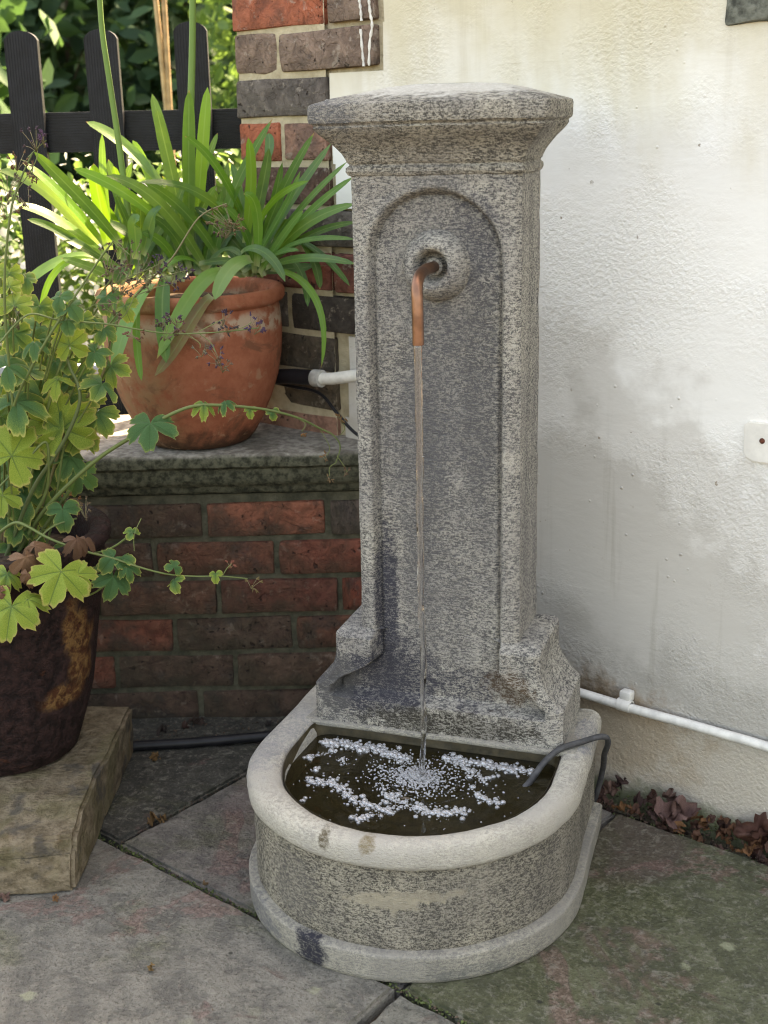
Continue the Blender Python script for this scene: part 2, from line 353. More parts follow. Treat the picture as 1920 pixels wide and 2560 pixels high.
def terracotta():
    m = Mat('terracotta'); x, y, z = m.xyz(); a = m.noise(9, 5, .62, .6); b = m.noise(38, 5, .65)
    col = m.mix(m.ss(b, .3, .7), (.28, .088, .048), (.37, .130, .075))
    band = m.ss(m.math('ABSOLUTE', m.math('SUBTRACT', m.math('ADD', z, m.math('MULTIPLY', m.math('SUBTRACT', a, .5), .10)), .228)), .030, .005)
    col = m.mix(m.math('MULTIPLY', m.math('MULTIPLY', band, m.ss(b, .40, .52)), .8), col, (.45, .36, .27))
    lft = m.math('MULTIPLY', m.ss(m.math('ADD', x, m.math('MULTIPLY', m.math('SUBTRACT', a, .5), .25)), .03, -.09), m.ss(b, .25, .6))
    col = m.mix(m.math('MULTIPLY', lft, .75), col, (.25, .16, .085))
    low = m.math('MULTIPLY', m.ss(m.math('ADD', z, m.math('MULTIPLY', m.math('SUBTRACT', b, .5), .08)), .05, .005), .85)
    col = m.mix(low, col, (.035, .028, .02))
    col = m.mix(m.math('MULTIPLY', m.ss(m.noise(14, 6, .68, .5, m.scaled(1, 1, 1, loc=(5, 2, 1))), .52, .64), .6), col, (.12, .06, .036))
    col = m.mix(m.math('MULTIPLY', m.ss(m.noise(26, 6, .7, .4, m.scaled(1, 1, 1, loc=(1, 7, 3))), .56, .66), .5), col, (.40, .25, .16))
    return m.done(col, .78, m.bump(b, .7, .003), spec=.15)
M_TERRA = terracotta()

def rusty_iron():
    m = Mat('rusty_iron'); a = m.noise(6.5, 5, .6, .5); b = m.noise(60, 6, .72); c = m.noise(22, 5, .65, .4)
    col = m.mix(m.ss(b, .36, .64), (.010, .006, .006), (.042, .022, .020))
    fl = m.math('MULTIPLY', m.math('MAXIMUM', m.blob(.152, -.075, .205, .018, .06, .09, .5, 30, .95), m.blob(.125, -.10, .130, .030, .06, .022, .6, 30, 1.0)), m.ss(c, .36, .48))
    col = m.mix(fl, col, m.mix(m.ss(b, .42, .58), (.07, .025, .012), (.20, .105, .042)))
    col = m.mix(m.math('MULTIPLY', m.ss(c, .63, .72), .5), col, (.09, .03, .014))
    return m.done(col, m.mix(m.ss(b, .4, .6), (.5, .5, .5), (.85, .85, .85)), m.bump(m.math('ADD', b, m.math('MULTIPLY', c, .9)), 1.0, .010), spec=.14)
M_IRON = rusty_iron()

def simple(name, col, rough=.6, nscale=None, amp=.3, spec=None, bump=None, **k):
    m = Mat(name); c = col; nrm = None
    if nscale:
        n = m.noise(nscale, 4, .6); c = m.mix(m.ss(n, .3, .7), tuple(x * (1 - amp) for x in col), tuple(min(1, x * (1 + amp)) for x in col))
        if bump: nrm = m.bump(n, .6, bump)
    return m.done(c, rough, nrm, spec, **k)
M_BLACKWOOD = simple('black_stained_timber', (.010, .011, .014), .45, 40, .35, .25, .001)
M_BLACKPLASTIC = simple('black_polythene', (.012, .012, .014), .42, 30, .3, .25)
M_CABLE = simple('dusty_rubber_cable', (.045, .045, .047), .7, 80, .45)
M_WHITEPIPE = simple('white_painted_pipe', (.66, .64, .59), .45, 45, .14, .4, .0006)
M_GREYPLASTIC = simple('grey_plastic', (.42, .41, .38), .55, 60, .2)
M_DOWNPIPE = simple('blue_grey_paint', (.20, .24, .30), .5, 20, .1)
M_SOIL = simple('potting_soil', (.055, .038, .026), .95, 90, .6, .1, .006)
M_EARTH = simple('bare_earth', (.06, .048, .036), .95, 40, .5, .1, .006)
M_GREYPAINT = simple('pale_grey_paint', (.62, .63, .64), .6, 12, .08, .3)
M_CANE = simple('dry_cane', (.36, .24, .13), .7, 30, .3)
M_BARK = simple('bark', (.07, .055, .04), .95, 30, .4, .1, .004)
M_FLINT = simple('dark_walling_stone', (.12, .125, .105), .85, 60, .6, .2, .004)
def lawn():
    m = Mat('lawn'); n = m.noise(3, 5, .6); b = m.noise(60, 4, .7); return m.done(m.mix(m.ss(b, .3, .7), m.mix(m.ss(n, .4, .6), (.05, .085, .025), (.085, .12, .035)), (.11, .15, .05)), .9, m.bump(b, .8, .02), spec=.15)
M_LAWN = lawn()
def copper():
    m = Mat('copper'); n = m.noise(35, 4, .6); x, y, z = m.xyz()
    return m.done(m.mix(m.ss(n, .35, .65), (.27, .135, .085), (.17, .085, .055)), .38, m.bump(n, .12, .001), Metallic=.9)
M_COPPER = copper()

def leaf_shader(m, col, trans, rough=.42, tw=.45, normal=None, spec=.5):
    d = m.p; m.set(d.inputs['Base Color'], col); m.set(d.inputs['Roughness'], rough); d.inputs['Specular IOR Level'].default_value = spec
    t = m.N.new('ShaderNodeBsdfTranslucent'); m.set(t.inputs[0], trans)
    if normal is not None: m.L.new(normal, d.inputs['Normal']); m.L.new(normal, t.inputs['Normal'])
    x = m.N.new('ShaderNodeMixShader'); x.inputs[0].default_value = tw
    m.L.new(d.outputs[0], x.inputs[1]); m.L.new(t.outputs[0], x.inputs[2]); m.L.new(x.outputs[0], m.out.inputs['Surface'])
    return m.m
def strap_leaf():
    m = Mat('strap_leaf'); at = m.N.new('ShaderNodeAttribute'); at.attribute_name = 'leafdata'; u, al, _ = m.xyz(at.outputs['Vector'])
    c0 = m.oi.outputs['Color']; rib = m.ss(m.math('ABSOLUTE', u), .16, .03)
    fine = m.noise(60, 3, .6)
    col = m.mix(m.math('MULTIPLY', m.ss(fine, .35, .7), .3), c0, (.13, .24, .04))
    col = m.mix(m.math('MULTIPLY', rib, .4), col, (.24, .36, .11))
    col = m.mix(m.ss(al, .12, .0), col, (.30, .34, .17))
    col = m.mix(m.math('MULTIPLY', m.ss(al, .965, .99), m.ss(m.oi.outputs['Random'], .55, .6)), col, (.35, .17, .07))
    tr = m.mix(.45, col, (.34, .58, .025))
    st = m.N.new('ShaderNodeTexWave'); st.bands_direction = 'X'; st.inputs['Scale'].default_value = 3.2; m.L.new(at.outputs['Vector'], st.inputs['Vector'])
    return leaf_shader(m, col, tr, .33, .42, m.bump(st.outputs['Fac'], .25, .0012), .55)
M_STRAP = strap_leaf()
def geranium_leaf():
    m = Mat('geranium_leaf'); at = m.N.new('ShaderNodeAttribute'); at.attribute_name = 'leafdata'; r, vein, _ = m.xyz(at.outputs['Vector'])
    yel = m.xyz(m.oi.outputs['Color'])[0]      # how far the leaf has turned
    v = m.shifted(); n = m.noise(45, 4, .6, 0, v); net = m.voro(190, 'DISTANCE_TO_EDGE', v)
    green = m.mix(m.ss(n, .35, .65), (.042, .135, .048), (.075, .19, .068))
    ygreen = m.mix(m.ss(n, .35, .65), (.20, .32, .040), (.36, .43, .075))
    turn = m.math('ADD', m.math('MULTIPLY', yel, 1.22), m.math('SUBTRACT', m.math('MULTIPLY', r, .55), .55))
    turn = m.math('ADD', turn, m.math('MULTIPLY', m.math('SUBTRACT', n, .5), .5))
    col = m.mix(m.ss(turn, .0, .55), green, ygreen)
    col = m.mix(m.math('MULTIPLY', m.ss(r, .88, 1.0), m.ss(turn, .0, .3)), col, (.55, .50, .15))
    edge = m.math('MULTIPLY', m.ss(m.math('ADD', r, m.math('MULTIPLY', m.math('SUBTRACT', m.noise(60, 3, .6, 0, v), .5), .35)), .97, 1.03), m.ss(yel, .25, .5))
    col = m.mix(edge, col, (.20, .08, .035))
    ve = m.math('MAXIMUM', m.ss(vein, .045, .012), m.math('MULTIPLY', m.ss(net, .07, .01), .6))
    col = m.mix(m.math('MULTIPLY', ve, .65), col, m.mix(.5, green, (.03, .07, .025)))
    tr = m.mix(.35, col, (.38, .44, .03))
    h = m.math('SUBTRACT', 1.0, ve)
    return leaf_shader(m, col, tr, .55, .40, m.bump(h, .5, .002), .35)
M_GLEAF = geranium_leaf()
def plain_leaf(name, c1, c2, tr, tw=.4, sc=9):
    m = Mat(name); g = m.N.new('ShaderNodeNewGeometry'); rnd = g.outputs['Random Per Island']
    col = m.mix(m.ss(rnd, 0, 1), c1, c2); return leaf_shader(m, col, m.mix(.4, col, tr), .6, tw, None, .2)
M_SHRUB_DK = plain_leaf('dark_shrub_leaf', (.018, .045, .022), (.036, .078, .034), (.07, .15, .03), .18)
M_SHRUB_MID = plain_leaf('mid_shrub_leaf', (.035, .09, .032), (.075, .15, .055), (.14, .28, .06), .3)
M_SHRUB_LT = plain_leaf('light_shrub_leaf', (.07, .14, .04), (.13, .21, .065), (.22, .36, .06), .42)
def petal():
    m = Mat('white_petal'); return leaf_shader(m, (.70, .70, .68), (.55, .57, .50), .6, .35)
M_PETAL = petal()
def dryleaf():
    m = Mat('dry_leaf'); v = m.shifted(); n = m.noise(35, 4, .6, 0, v)
    col = m.mix(m.ss(n, .3, .7), m.oi.outputs['Color'], m.mix(.55, m.oi.outputs['Color'], (.05, .025, .018)))
    return leaf_shader(m, col, col, .6, .2, m.bump(n, .6, .003), .35)
M_DRY = dryleaf()
def tinted(name, rough=.6):
    m = Mat(name); n = m.noise(60, 3, .6, 0, m.shifted()); return m.done(m.mix(m.math('MULTIPLY', n, .5), m.oi.outputs['Color'], m.mix(.5, m.oi.outputs['Color'], (.05, .04, .03))), rough, spec=.3)
M_STEM = tinted('plant_stem', .5)
M_SEED = tinted('seed_head', .8)
def water_mat():
    m = Mat('pool_water'); m.N.remove(m.p)
    x, y, z = m.xyz()
    tr = m.N.new('ShaderNodeBsdfTransparent'); tr.inputs[0].default_value = (.52, .43, .26, 1)
    gl = m.N.new('ShaderNodeBsdfGlossy'); gl.inputs['Roughness'].default_value = .03; gl.inputs[0].default_value = (1, 1, 1, 1)
    fr = m.N.new('ShaderNodeFresnel'); fr.inputs[0].default_value = 1.33
    b = m.bump(m.noise(30, 3, .5, .8), .3, .006); m.L.new(b, gl.inputs['Normal']); m.L.new(b, fr.inputs['Normal'])
    mk = m.N.new('ShaderNodeMixShader'); df = m.N.new('ShaderNodeBsdfDiffuse'); m.set(df.inputs[0], m.mix(m.noise(11, 4, .6), (.016, .013, .006), (.050, .040, .018))); mk.inputs[0].default_value = .5
    m.L.new(tr.outputs[0], mk.inputs[1]); m.L.new(df.outputs[0], mk.inputs[2])
    mx = m.N.new('ShaderNodeMixShader'); m.L.new(fr.outputs[0], mx.inputs[0]); m.L.new(mk.outputs[0], mx.inputs[1]); m.L.new(gl.outputs[0], mx.inputs[2])
    m.L.new(mx.outputs[0], m.out.inputs['Surface']); return m.m
M_WATER = water_mat()
def stream_mat():
    m = Mat('falling_water'); m.N.remove(m.p)
    gl = m.N.new('ShaderNodeBsdfGlass'); gl.inputs['IOR'].default_value = 1.33; gl.inputs['Roughness'].default_value = .0
    b = m.bump(m.noise(1, 3, .5, .4, m.scaled(160, 160, 26)), .35, .004); m.L.new(b, gl.inputs['Normal'])
    df = m.N.new('ShaderNodeBsdfGlossy'); df.inputs['Roughness'].default_value = .12; mx = m.N.new('ShaderNodeMixShader'); mx.inputs[0].default_value = .05
    m.L.new(gl.outputs[0], mx.inputs[1]); m.L.new(df.outputs[0], mx.inputs[2]); m.L.new(mx.outputs[0], m.out.inputs['Surface']); return m.m
M_STREAM = stream_mat()
def bubble_mat():
    m = Mat('foam_bubble'); m.N.remove(m.p)
    tr = m.N.new('ShaderNodeBsdfTransparent'); tr.inputs[0].default_value = (.93, .93, .94, 1)
    df = m.N.new('ShaderNodeBsdfDiffuse'); df.inputs[0].default_value = (.93, .93, .94, 1)
    gl = m.N.new('ShaderNodeBsdfGlossy'); gl.inputs['Roughness'].default_value = .04
    lw = m.N.new('ShaderNodeLayerWeight'); lw.inputs[0].default_value = .45
    a = m.N.new('ShaderNodeMixShader'); m.L.new(m.math('ADD', m.math('MULTIPLY', m.math('POWER', lw.outputs['Facing'], 1.6), .6), .15), a.inputs[0]); m.L.new(tr.outputs[0], a.inputs[1]); m.L.new(df.outputs[0], a.inputs[2])
    b = m.N.new('ShaderNodeMixShader'); m.L.new(m.math('ADD', m.math('MULTIPLY', lw.outputs['Fresnel'], .8), .16), b.inputs[0]); m.L.new(a.outputs[0], b.inputs[1]); m.L.new(gl.outputs[0], b.inputs[2])
    m.L.new(b.outputs[0], m.out.inputs['Surface']); return m.m
M_BUBBLE = bubble_mat()

# ================================================================== GROUND AND PAVING
g = obj('ground', mesh('ground', [(-120, -60, -.05), (120, -60, -.05), (120, 200, -.05), (-120, 200, -.05)], [(0, 1, 2, 3)]), M_EARTH); tag(g, kind='structure')
lw_ = [(-40, 2.66), (-.12, 2.66), (4, 7.6), (40, 30), (40, 120), (-40, 120)]
lo = obj('lawn', mesh('lawn', [(x, y, .0) for x, y in lw_], [tuple(range(6))]), M_LAWN); tag(lo, kind='structure')

pav = empty('paving', (W0.x, W0.y, 0), WALLROT); tag(pav, kind='structure')
def flag(poly, z, col, tint, seed, mat=None):
    # poly in wall frame (w, n); local y is -n
    cx = sum(p[0] for p in poly) / len(poly); cy = sum(-p[1] for p in poly) / len(poly)
    bm = bmesh.new()
    vs_ = [bm.verts.new((w - cx, -n - cy, 0)) for w, n in poly]
    fc = bm.faces.new(vs_); ex = bmesh.ops.extrude_face_region(bm, geom=[fc])
    for e in ex['geom']:
        if isinstance(e, bmesh.types.BMVert): e.co.z = -.05
    bmesh.ops.recalc_face_normals(bm, faces=bm.faces)
    bmesh.ops.bevel(bm, geom=[e for e in bm.edges if all(abs(v.co.z) < 1e-6 for v in e.verts)], offset=.005, segments=2, affect='EDGES')
    bmesh.ops.subdivide_edges(bm, edges=[e for e in bm.edges if e.calc_length() > .06], cuts=26, use_grid_fill=True)
    for v in bm.verts:
        if v.co.z > -.02:
            q = Vector((v.co.x + cx, v.co.y + cy, 0))
            v.co.z += fbm(q, 5, 3, seed) * .0022 + fbm(q, 24, 3, seed) * .0009
            v.co.x += nz(q, 26, seed) * .003 + nz(q, 75, seed) * .0025; v.co.y += nz(q, 26, seed + 4) * .003 + nz(q, 75, seed + 4) * .0025
            ed = min(abs(v.co.x - x_) for x_ in (min(p[0] for p in poly) - cx, max(p[0] for p in poly) - cx)); v.co.z -= .004 * max(0, nz(q, 40, seed + 2)) * max(0, 1 - ed / .02)
    o = obj('flagstone', bm_mesh('flagstone', bm, True, 40), mat or M_FLAG, pav, (cx, cy, z)); o.color = (*col, tint); return o
G = .006
grey, pink, dark = (.125, .118, .102), (.135, .108, .097), (.062, .060, .052)
flag([(.281, .062), (.854, .066), (.851, .626), (.281, .622)], -.001, (.155, .142, .128), .4, 1, M_FLAG_R)
flag([(.861, .066), (1.50, .060), (1.50, .626), (.859, .626)], .001, (.098, .102, .062), .7, 2, M_FLAG_P)
flag([(-.42, .064), (.273, .062), (.273, .620), (-.42, .620)], .0, dark, .7, 3)
flag([(.155, .632), (.848, .633), (.852, 1.36), (.16, 1.36)], .001, (.172, .163, .142), .35, 4)
flag([(.859, .633), (1.42, .633), (1.42, 1.36), (.863, 1.36)], -.002, (.150, .146, .125), .3, 5)
flag([(-.62, .632), (.148, .632), (.153, 1.36), (-.62, 1.36)], -.003, (.10, .097, .082), .5, 6)
flag([(1.508, .062), (2.3, .062), (2.3, .626), (1.508, .626)], 0, grey, .4, 7)
flag([(1.428, .633), (2.3, .633), (2.3, 1.36), (1.428, 1.36)], -.001, pink, .4, 8)
flag([(-.2, 1.367), (.55, 1.367), (.55, 2.1), (-.2, 2.1)], 0, grey, .3, 9)
flag([(.557, 1.367), (1.3, 1.367), (1.3, 2.1), (.557, 2.1)], 0, pink, .3, 10)
flag([(-.98, .064), (-.427, .064), (-.427, .620), (-.98, .620)], 0, dark, .5, 12)
bed = obj('joint_bed', box_mesh('joint_bed', -1.0, 2.4, -2.15, -.055, -.048, -.022), M_EARTH, pav)

# ================================================================== HOUSE WALL WITH BRICK QUOINS
house = empty('house', (W0.x, W0.y, 0), WALLROT)
tag(house, 'cream painted rendered house wall with exposed brick quoins at its corner', 'house')
ZQ = 1.2484            # top of a known brick course
HT = 2.9
courses = []           # z bottom, z top, toothing width
tooth = {-1: .34, 0: .337, 1: .217, 2: .220, 3: .226, 4: .345, 5: .345, 6: .34, 7: .243, 8: .238, 9: .228, 10: .225}
k = -22
while ZQ - .075 * (k + 1) > -.07:
    z1 = ZQ - .075 * k - .010; z0 = z1 - .065
    courses.append((k, z0, z1, tooth.get(k, .337 if k % 2 else .222))); k += 1
# one render sheet whose edge steps round the quoins (local: x = w, y = -n)
v, f = [], []
WMAX = 2.6
for (k, z0, z1, tw) in courses:
    za, zb = z0 - .005, z1 + .005
    b = len(v); xs = [tw + .004 + (WMAX - tw) * (i / 60) for i in range(61)]
    for x in xs: v += [(x, 0, za), (x, 0, zb)]
    for i in range(60): f.append((b + 2 * i, b + 2 * i + 2, b + 2 * i + 3, b + 2 * i + 1))
    e = len(v); v += [(tw + .004, .02, za), (tw + .004, .02, zb)]; f.append((e, b, b + 1, e + 1))
rv = []
for p in v:
    q = (p[0], p[1], p[2]); off = fbm(q, 3.0, 3, 3) * .004 + fbm(q, 17, 2, 5) * .0016
    rv.append((p[0] + (nz(q, 30, 2) * .004 if p[0] < .4 else 0), p[1] + .003 - off if p[1] == 0 else p[1], p[2]))
me = mesh('render_coat', rv, f, True, 50)
bm = bmesh.new(); bm.from_mesh(me); bmesh.ops.remove_doubles(bm, verts=bm.verts, dist=.0006); bm.to_mesh(me); bm.free()
obj('render_coat', me, M_RENDER, house)
obj('wall_core', box_mesh('wall_core', .002, WMAX, .012, 2.2, -.05, HT), M_MORTAR, house)
mort = mesh('quoin_mortar', [(.004, .0022, -.05), (.215, .0022, -.05), (.215, .0022, HT), (.004, .0022, HT), (.004, .2, -.05), (.004, .2, HT)], [(0, 1, 2, 3), (4, 0, 3, 5)], False)
obj('quoin_mortar', mort, M_MORTAR, house)
def brick_variants(L, n, H=.065, Dp=.05):
    out = []
    for i in range(n):
        s = rng.random() * 90
        out.append(box_mesh('brick', -L / 2, L / 2, 0, Dp, -H / 2, H / 2, .0040, 2, 2, .0032, 42, s))
    return out
BR_S = brick_variants(.215, 5); BR_H = brick_variants(.1025, 5)
QRED, QBRN, QDRK, QPNK = (.35, .108, .062), (.22, .155, .122), (.13, .112, .10), (.28, .155, .115)
qc = {-1: [('S', QRED), ('H', QBRN)], 0: [('H', QBRN), ('S', QBRN)], 1: [('S', QDRK)], 2: [('H', QRED), ('H', QPNK)], 3: [('S', (.12, .07, .055))],
      4: [('H', QDRK), ('S', QDRK)], 5: [('S', (.21, .07, .055)), ('H', (.20, .07, .055))], 6: [('H', QDRK), ('S', (.06, .05, .046))], 7: [('S', (.10, .08, .06))], 8: [('S', (.11, .085, .06))]}
for (k, z0, z1, tw) in courses:
    row = qc.get(k)
    if row is None:
        c = [QRED, QBRN, QDRK, QPNK]
        row = [('S', c[k % 4]), ('H', c[(k + 1) % 4])] if tw > .3 else [('S', c[(k * 3) % 4])]
    x = 0.0
    for (kind, colr) in row:
        L = .215 if kind == 'S' else .1025
        if x + L > tw + .004: L0 = max(.03, tw + .002 - x)
        else: L0 = L
        me = (BR_S if kind == 'S' else BR_H)[int(rng.integers(5))]
        o = obj('brick', me, M_QUOIN, house, (x + L0 / 2, -.002 + rng.normal() * .0018, (z0 + z1) / 2 + rng.normal() * .001), (rng.normal() * .012, rng.normal() * .008, rng.normal() * .012), (L0 / L * (1 + rng.normal() * .004), 1, 1 + rng.normal() * .015), colr)
        x += L0 + .010
# paint runs on the corner bricks, dark stone built into the wall
for (px0, pts) in ((0, [(776, 0), (779, 20), (781, 45)]), (0, [(779, 63), (783, 110), (786, 143)]), (0, [(797, 0), (800, 30), (804, 55), (799, 90), (797, 142)]), (0, [(705, 216), (707, 225), (706, 235)])):
    L = []
    for p in spline([atW(a, b, .005) for a, b in pts], 5):
        dlt = p - W0; L.append(Vector((dlt.dot(EW), -dlt.dot(NW), p.z)))
    tube('paint_run', L, [.0022 + .0008 * math.sin(i * 2.1) for i in range(len(L))], M_WHITEPIPE, house, 6)
obj('built_in_stone', box_mesh('built_in_stone', .944, 1.16, -.004, .03, 1.203, 1.33, .006, 2, 4, .004, 25, 3), M_FLINT, house)

# ================================================================== LOW BRICK WALL WITH MOULDED COPING
LY = 2.2356
low = empty('garden_wall', (-.6, LY, 0))
tag(low, 'low dark brick garden wall with moulded stone coping beside the fountain', 'wall')
obj('mortar_core', box_mesh('mortar_core', -1.2, .595, .0065, .32, -.05, .444), M_MORTAR_DK, low)
ZR, XR = .4284, -.3234
LCOL = [(.12, .062, .045), (.15, .064, .045), (.10, .062, .047), (.165, .062, .044), (.085, .055, .043)]
special = {(0, 0): (.27, .10, .065), (1, 0): (.20, .068, .048), (2, 0): (.13, .05, .038), (2, 1): (.28, .072, .048), (0, 1): (.14, .105, .09)}
for r in range(7):
    zc = ZR - .0325 - .075 * r
    if zc < -.03: break
    off = {0: 0, 1: .129, 2: .017, 3: -.0701, 4: .04, 5: -.03, 6: .1}[r]
    for i in range(-7, 3):
        xl = XR + off + i * .2255
        if r == 2 and i == 1: pass
        xr_ = min(xl + .215, -.002)
        if xr_ - xl < .03: continue
        colr = special.get((r, i), LCOL[int(rng.integers(5))])
        Lb = xr_ - xl
        obj('brick', BR_S[int(rng.integers(5))], None, low, ((xl + xr_) / 2 + .6, -.001 + rng.normal() * .0018, zc), (rng.normal() * .01, rng.normal() * .006, rng.normal() * .01), (Lb / .215, 1, 1), colr)
for o in low.children:
    if o.name.startswith('brick'):
        o.material_slots[0].link = 'OBJECT'; o.material_slots[0].material = M_LOWBRICK
# coping: profile in (y, z) swept along x
prof = [(.0, .447), (-.006, .449), (-.010, .455), (-.012, .462), (-.017, .466), (-.024, .470), (-.029, .480), (-.031, .492), (-.031, .500), (-.037, .503), (-.042, .507), (-.043, .516), (-.042, .524), (-.037, .529), (-.02, .5305), (.06, .531), (.15, .530), (.26, .531), (.315, .528), (.325, .518), (.325, .447)]
def coping(x0, x1, seed):
    n = 46; v, f = [], []
    for i in range(n + 1):
        x = x0 + (x1 - x0) * i / n
        for (y, z) in prof:
            q = (x, y, z); e = .0016
            v.append((x, y + fbm(q, 22, 3, seed) * e, z + fbm(q, 19, 3, seed + 3) * e))
    m_ = len(prof)
    for i in range(n):
        for j in range(m_ - 1): f.append((i * m_ + j, (i + 1) * m_ + j, (i + 1) * m_ + j + 1, i * m_ + j + 1))
    f.append(tuple(range(m_))); f.append(tuple(n * m_ + j for j in range(m_))[::-1])
    return obj('coping_stone', mesh('coping_stone', v, f, True, 40), M_COPING, low)
coping(-.62, .60, 1.0); coping(-1.3, -.624, 5.0)

# ================================================================== BLACK PICKET FENCE
FY = 2.62
fence = empty('picket_fence', (-.5, FY, 0)); tag(fence, 'black stained picket fence with round topped grooved boards behind the agapanthus', 'fence')
def ribbed(name, L, w, th, pitch, dep, axis, round_top=0.0):
    # board with fine grooves along its length on the face towards -y
    xs, ys = [], []; n = max(3, int(w / pitch))
    for i in range(n):
        a = -w / 2 + w * i / n; b = a + w / n
        xs += [a + .0002, a + (b - a) * .32, a + (b - a) * .34, b - (b - a) * .04]; ys += [-th / 2, -th / 2, -th / 2 + dep, -th / 2 + dep]
    xs = [-w / 2] + xs + [w / 2]; ys = [-th / 2 + .003] + ys + [-th / 2 + .003]
    nl = 14; v, f = [], []; cnt = len(xs)
    for j in range(nl + 1):
        for x, y in zip(xs, ys):
            top = L if not round_top else L - round_top * (1 - math.sqrt(max(0, 1 - (2 * x / w) ** 2 * .96)))
            v.append((x, y, top * j / nl))
    b0 = len(v)
    for j in range(nl + 1):
        for x in (xs[0], xs[-1]):
            top = L if not round_top else L - round_top * (1 - math.sqrt(max(0, 1 - (2 * x / w) ** 2 * .96)))
            v.append((x, th / 2, top * j / nl))
    for j in range(nl):
        for i in range(cnt - 1): f.append((j * cnt + i, j * cnt + i + 1, (j + 1) * cnt + i + 1, (j + 1) * cnt + i))
        f.append((b0 + 2 * j, j * cnt, (j + 1) * cnt, b0 + 2 * j + 2)); f.append((j * cnt + cnt - 1, b0 + 2 * j + 1, b0 + 2 * j + 3, (j + 1) * cnt + cnt - 1)); f.append((b0 + 2 * j + 1, b0 + 2 * j, b0 + 2 * j + 2, b0 + 2 * j + 3))
    tb = len(v)
    for i in range(cnt): v.append((xs[i], th / 2, v[nl * cnt + i][2]))
    for i in range(cnt - 1): f.append((nl * cnt + i, nl * cnt + i + 1, tb + i + 1, tb + i))
    if axis == 'X': v = [(-z, y, x) for x, y, z in v]
    return mesh(name, v, f, False)
pk = ribbed('picket', 1.26, .0635, .018, .0052, .0012, 'Z', .022)
for i, (px, top) in enumerate(((40, 78), (224, 75), (411, 62))):
    c = atY(px, 100, FY); obj('picket', pk, M_BLACKWOOD, fence, (c.x + .5, 0, .008 + (.010 if i == 2 else 0)), (0, R((.3, -.2, .1)[i]), 0))
for dx in (-.165, -.33, -.495): obj('picket', pk, M_BLACKWOOD, fence, (-.185 + dx, 0, .002))
rl = ribbed('rail', 1.35, .076, .03, .0050, .0014, 'X')
obj('rail', rl, M_BLACKWOOD, fence, (.372, .027, 1.080)); obj('rail', rl, M_BLACKWOOD, fence, (.372, .027, .560))
obj('fence_post', box_mesh('fence_post', -.035, .035, -.035, .035, 0, 1.2, .003), M_BLACKWOOD, fence, (-.9, .08, 0))
dp = empty('downpipe', wall(-.0, -.12, 0)); tag(dp, 'blue grey downpipe fixed to the house just round the brick corner', 'downpipe')
v, f = tube_data([(0, 0, 0), (0, 0, 1.2), (0, 0, 2.6)], .020, 20); obj('pipe', mesh('pipe', v, f), M_DOWNPIPE, dp)
v, f = lathe_data([(.020, 0), (.025, .002), (.025, .05), (.020, .052)], 20)
for z in (.7, 2.1): obj('collar', mesh('collar', v, f, True, 40), M_DOWNPIPE, dp, (0, 0, z))
dp.location = W0 + EW * .002 - NW * .16 + Vector((0, 0, 0)) - EW * .024

# ================================================================== FOUNTAIN
fou = empty('wall_fountain', FO, -PHI); tag(fou, 'grey cast stone fountain with moulded cap, arched panel and rounded basin', 'fountain')
BCY = -.152; RB = .2445; IBC = -.167; IR = .192
def dpath(off, back=.07, nseg=56, straight=9, r=None, cx=None, cy=None):
    r = RB + off if r is None else r; cx = BDX if cx is None else cx; cy = BCY if cy is None else cy; pts = []
    for i in range(straight): t = i / straight; pts.append((cx - r + .006 * (1 - t), back + (cy - back) * t))
    for i in range(nseg + 1):
        a = math.pi + math.pi * i / nseg; pts.append((cx + r * math.cos(a), cy + r * math.sin(a)))
    for i in range(1, straight + 1): t = i / straight; pts.append((cx + r - .008 * t, cy + (back - cy) * t))
    return pts
def rimpath(off, back=.07):                # the opening is not quite concentric with the outside
    if off > 0: return dpath(off, back)
    b = min(1.15, -off / .0485); o, n_ = dpath(0, back), dpath(0, back, r=IR, cx=0, cy=IBC)
    return [(p[0] + (q[0] - p[0]) * b, p[1] + (q[1] - p[1]) * b) for p, q in zip(o, n_)]
def dsweep(name, prof, mat, amp=.0012, seed=0.0, back=.07, closed=True, path=dpath):
    v, f = [], []; n = None
    for (off, z) in prof:
        p = path(off, back); n = len(p)
        for (x, y) in p:
            q = Vector((x, y, z)); r2 = Vector((x, min(0, y - BCY), 0)); r2 = r2.normalized() if r2.length > 1e-6 else Vector((0, -1, 0))
            d = fbm(q, 14, 3, seed) * amp + fbm(q, 55, 3, seed + 2) * amp * .6
            v.append(q + r2 * d + Vector((0, 0, fbm(q, 12, 3, seed + 8) * amp * .8 if z > .01 else 0)))
    for i in range(len(prof) - 1):
        for k in range(n - 1): f.append((i * n + k, i * n + k + 1, (i + 1) * n + k + 1, (i + 1) * n + k))
        if closed: f.append((i * n + n - 1, i * n, (i + 1) * n, (i + 1) * n + n - 1))
    me = mesh(name, v, f, True, 50)
    return obj(name, me, mat, fou)
def arc(cx, cz, rx, rz, a0, a1, n): return [(cx + rx * math.cos(R(a0 + (a1 - a0) * i / n)), cz + rz * math.sin(R(a0 + (a1 - a0) * i / n))) for i in range(n + 1)]
dsweep('plinth', [(-.03, .0), (.0, .0), (.003, .002), (.0045, .008), (.0045, .034)] + arc(.0005, .037, .004, .005, 0, 80, 4) + [(-.003, .0425), (-.008, .0435), (-.03, .044)], M_PLINTH, .0012, 3)
dsweep('basin_wall', [(-.022, .040), (-.0095, .0425)] + [(-.0085 - .001 * i / 10, .046 + .120 * i / 10) for i in range(11)] + [(-.022, .168), (-.03, .169)], M_BASIN, .0016, 7)
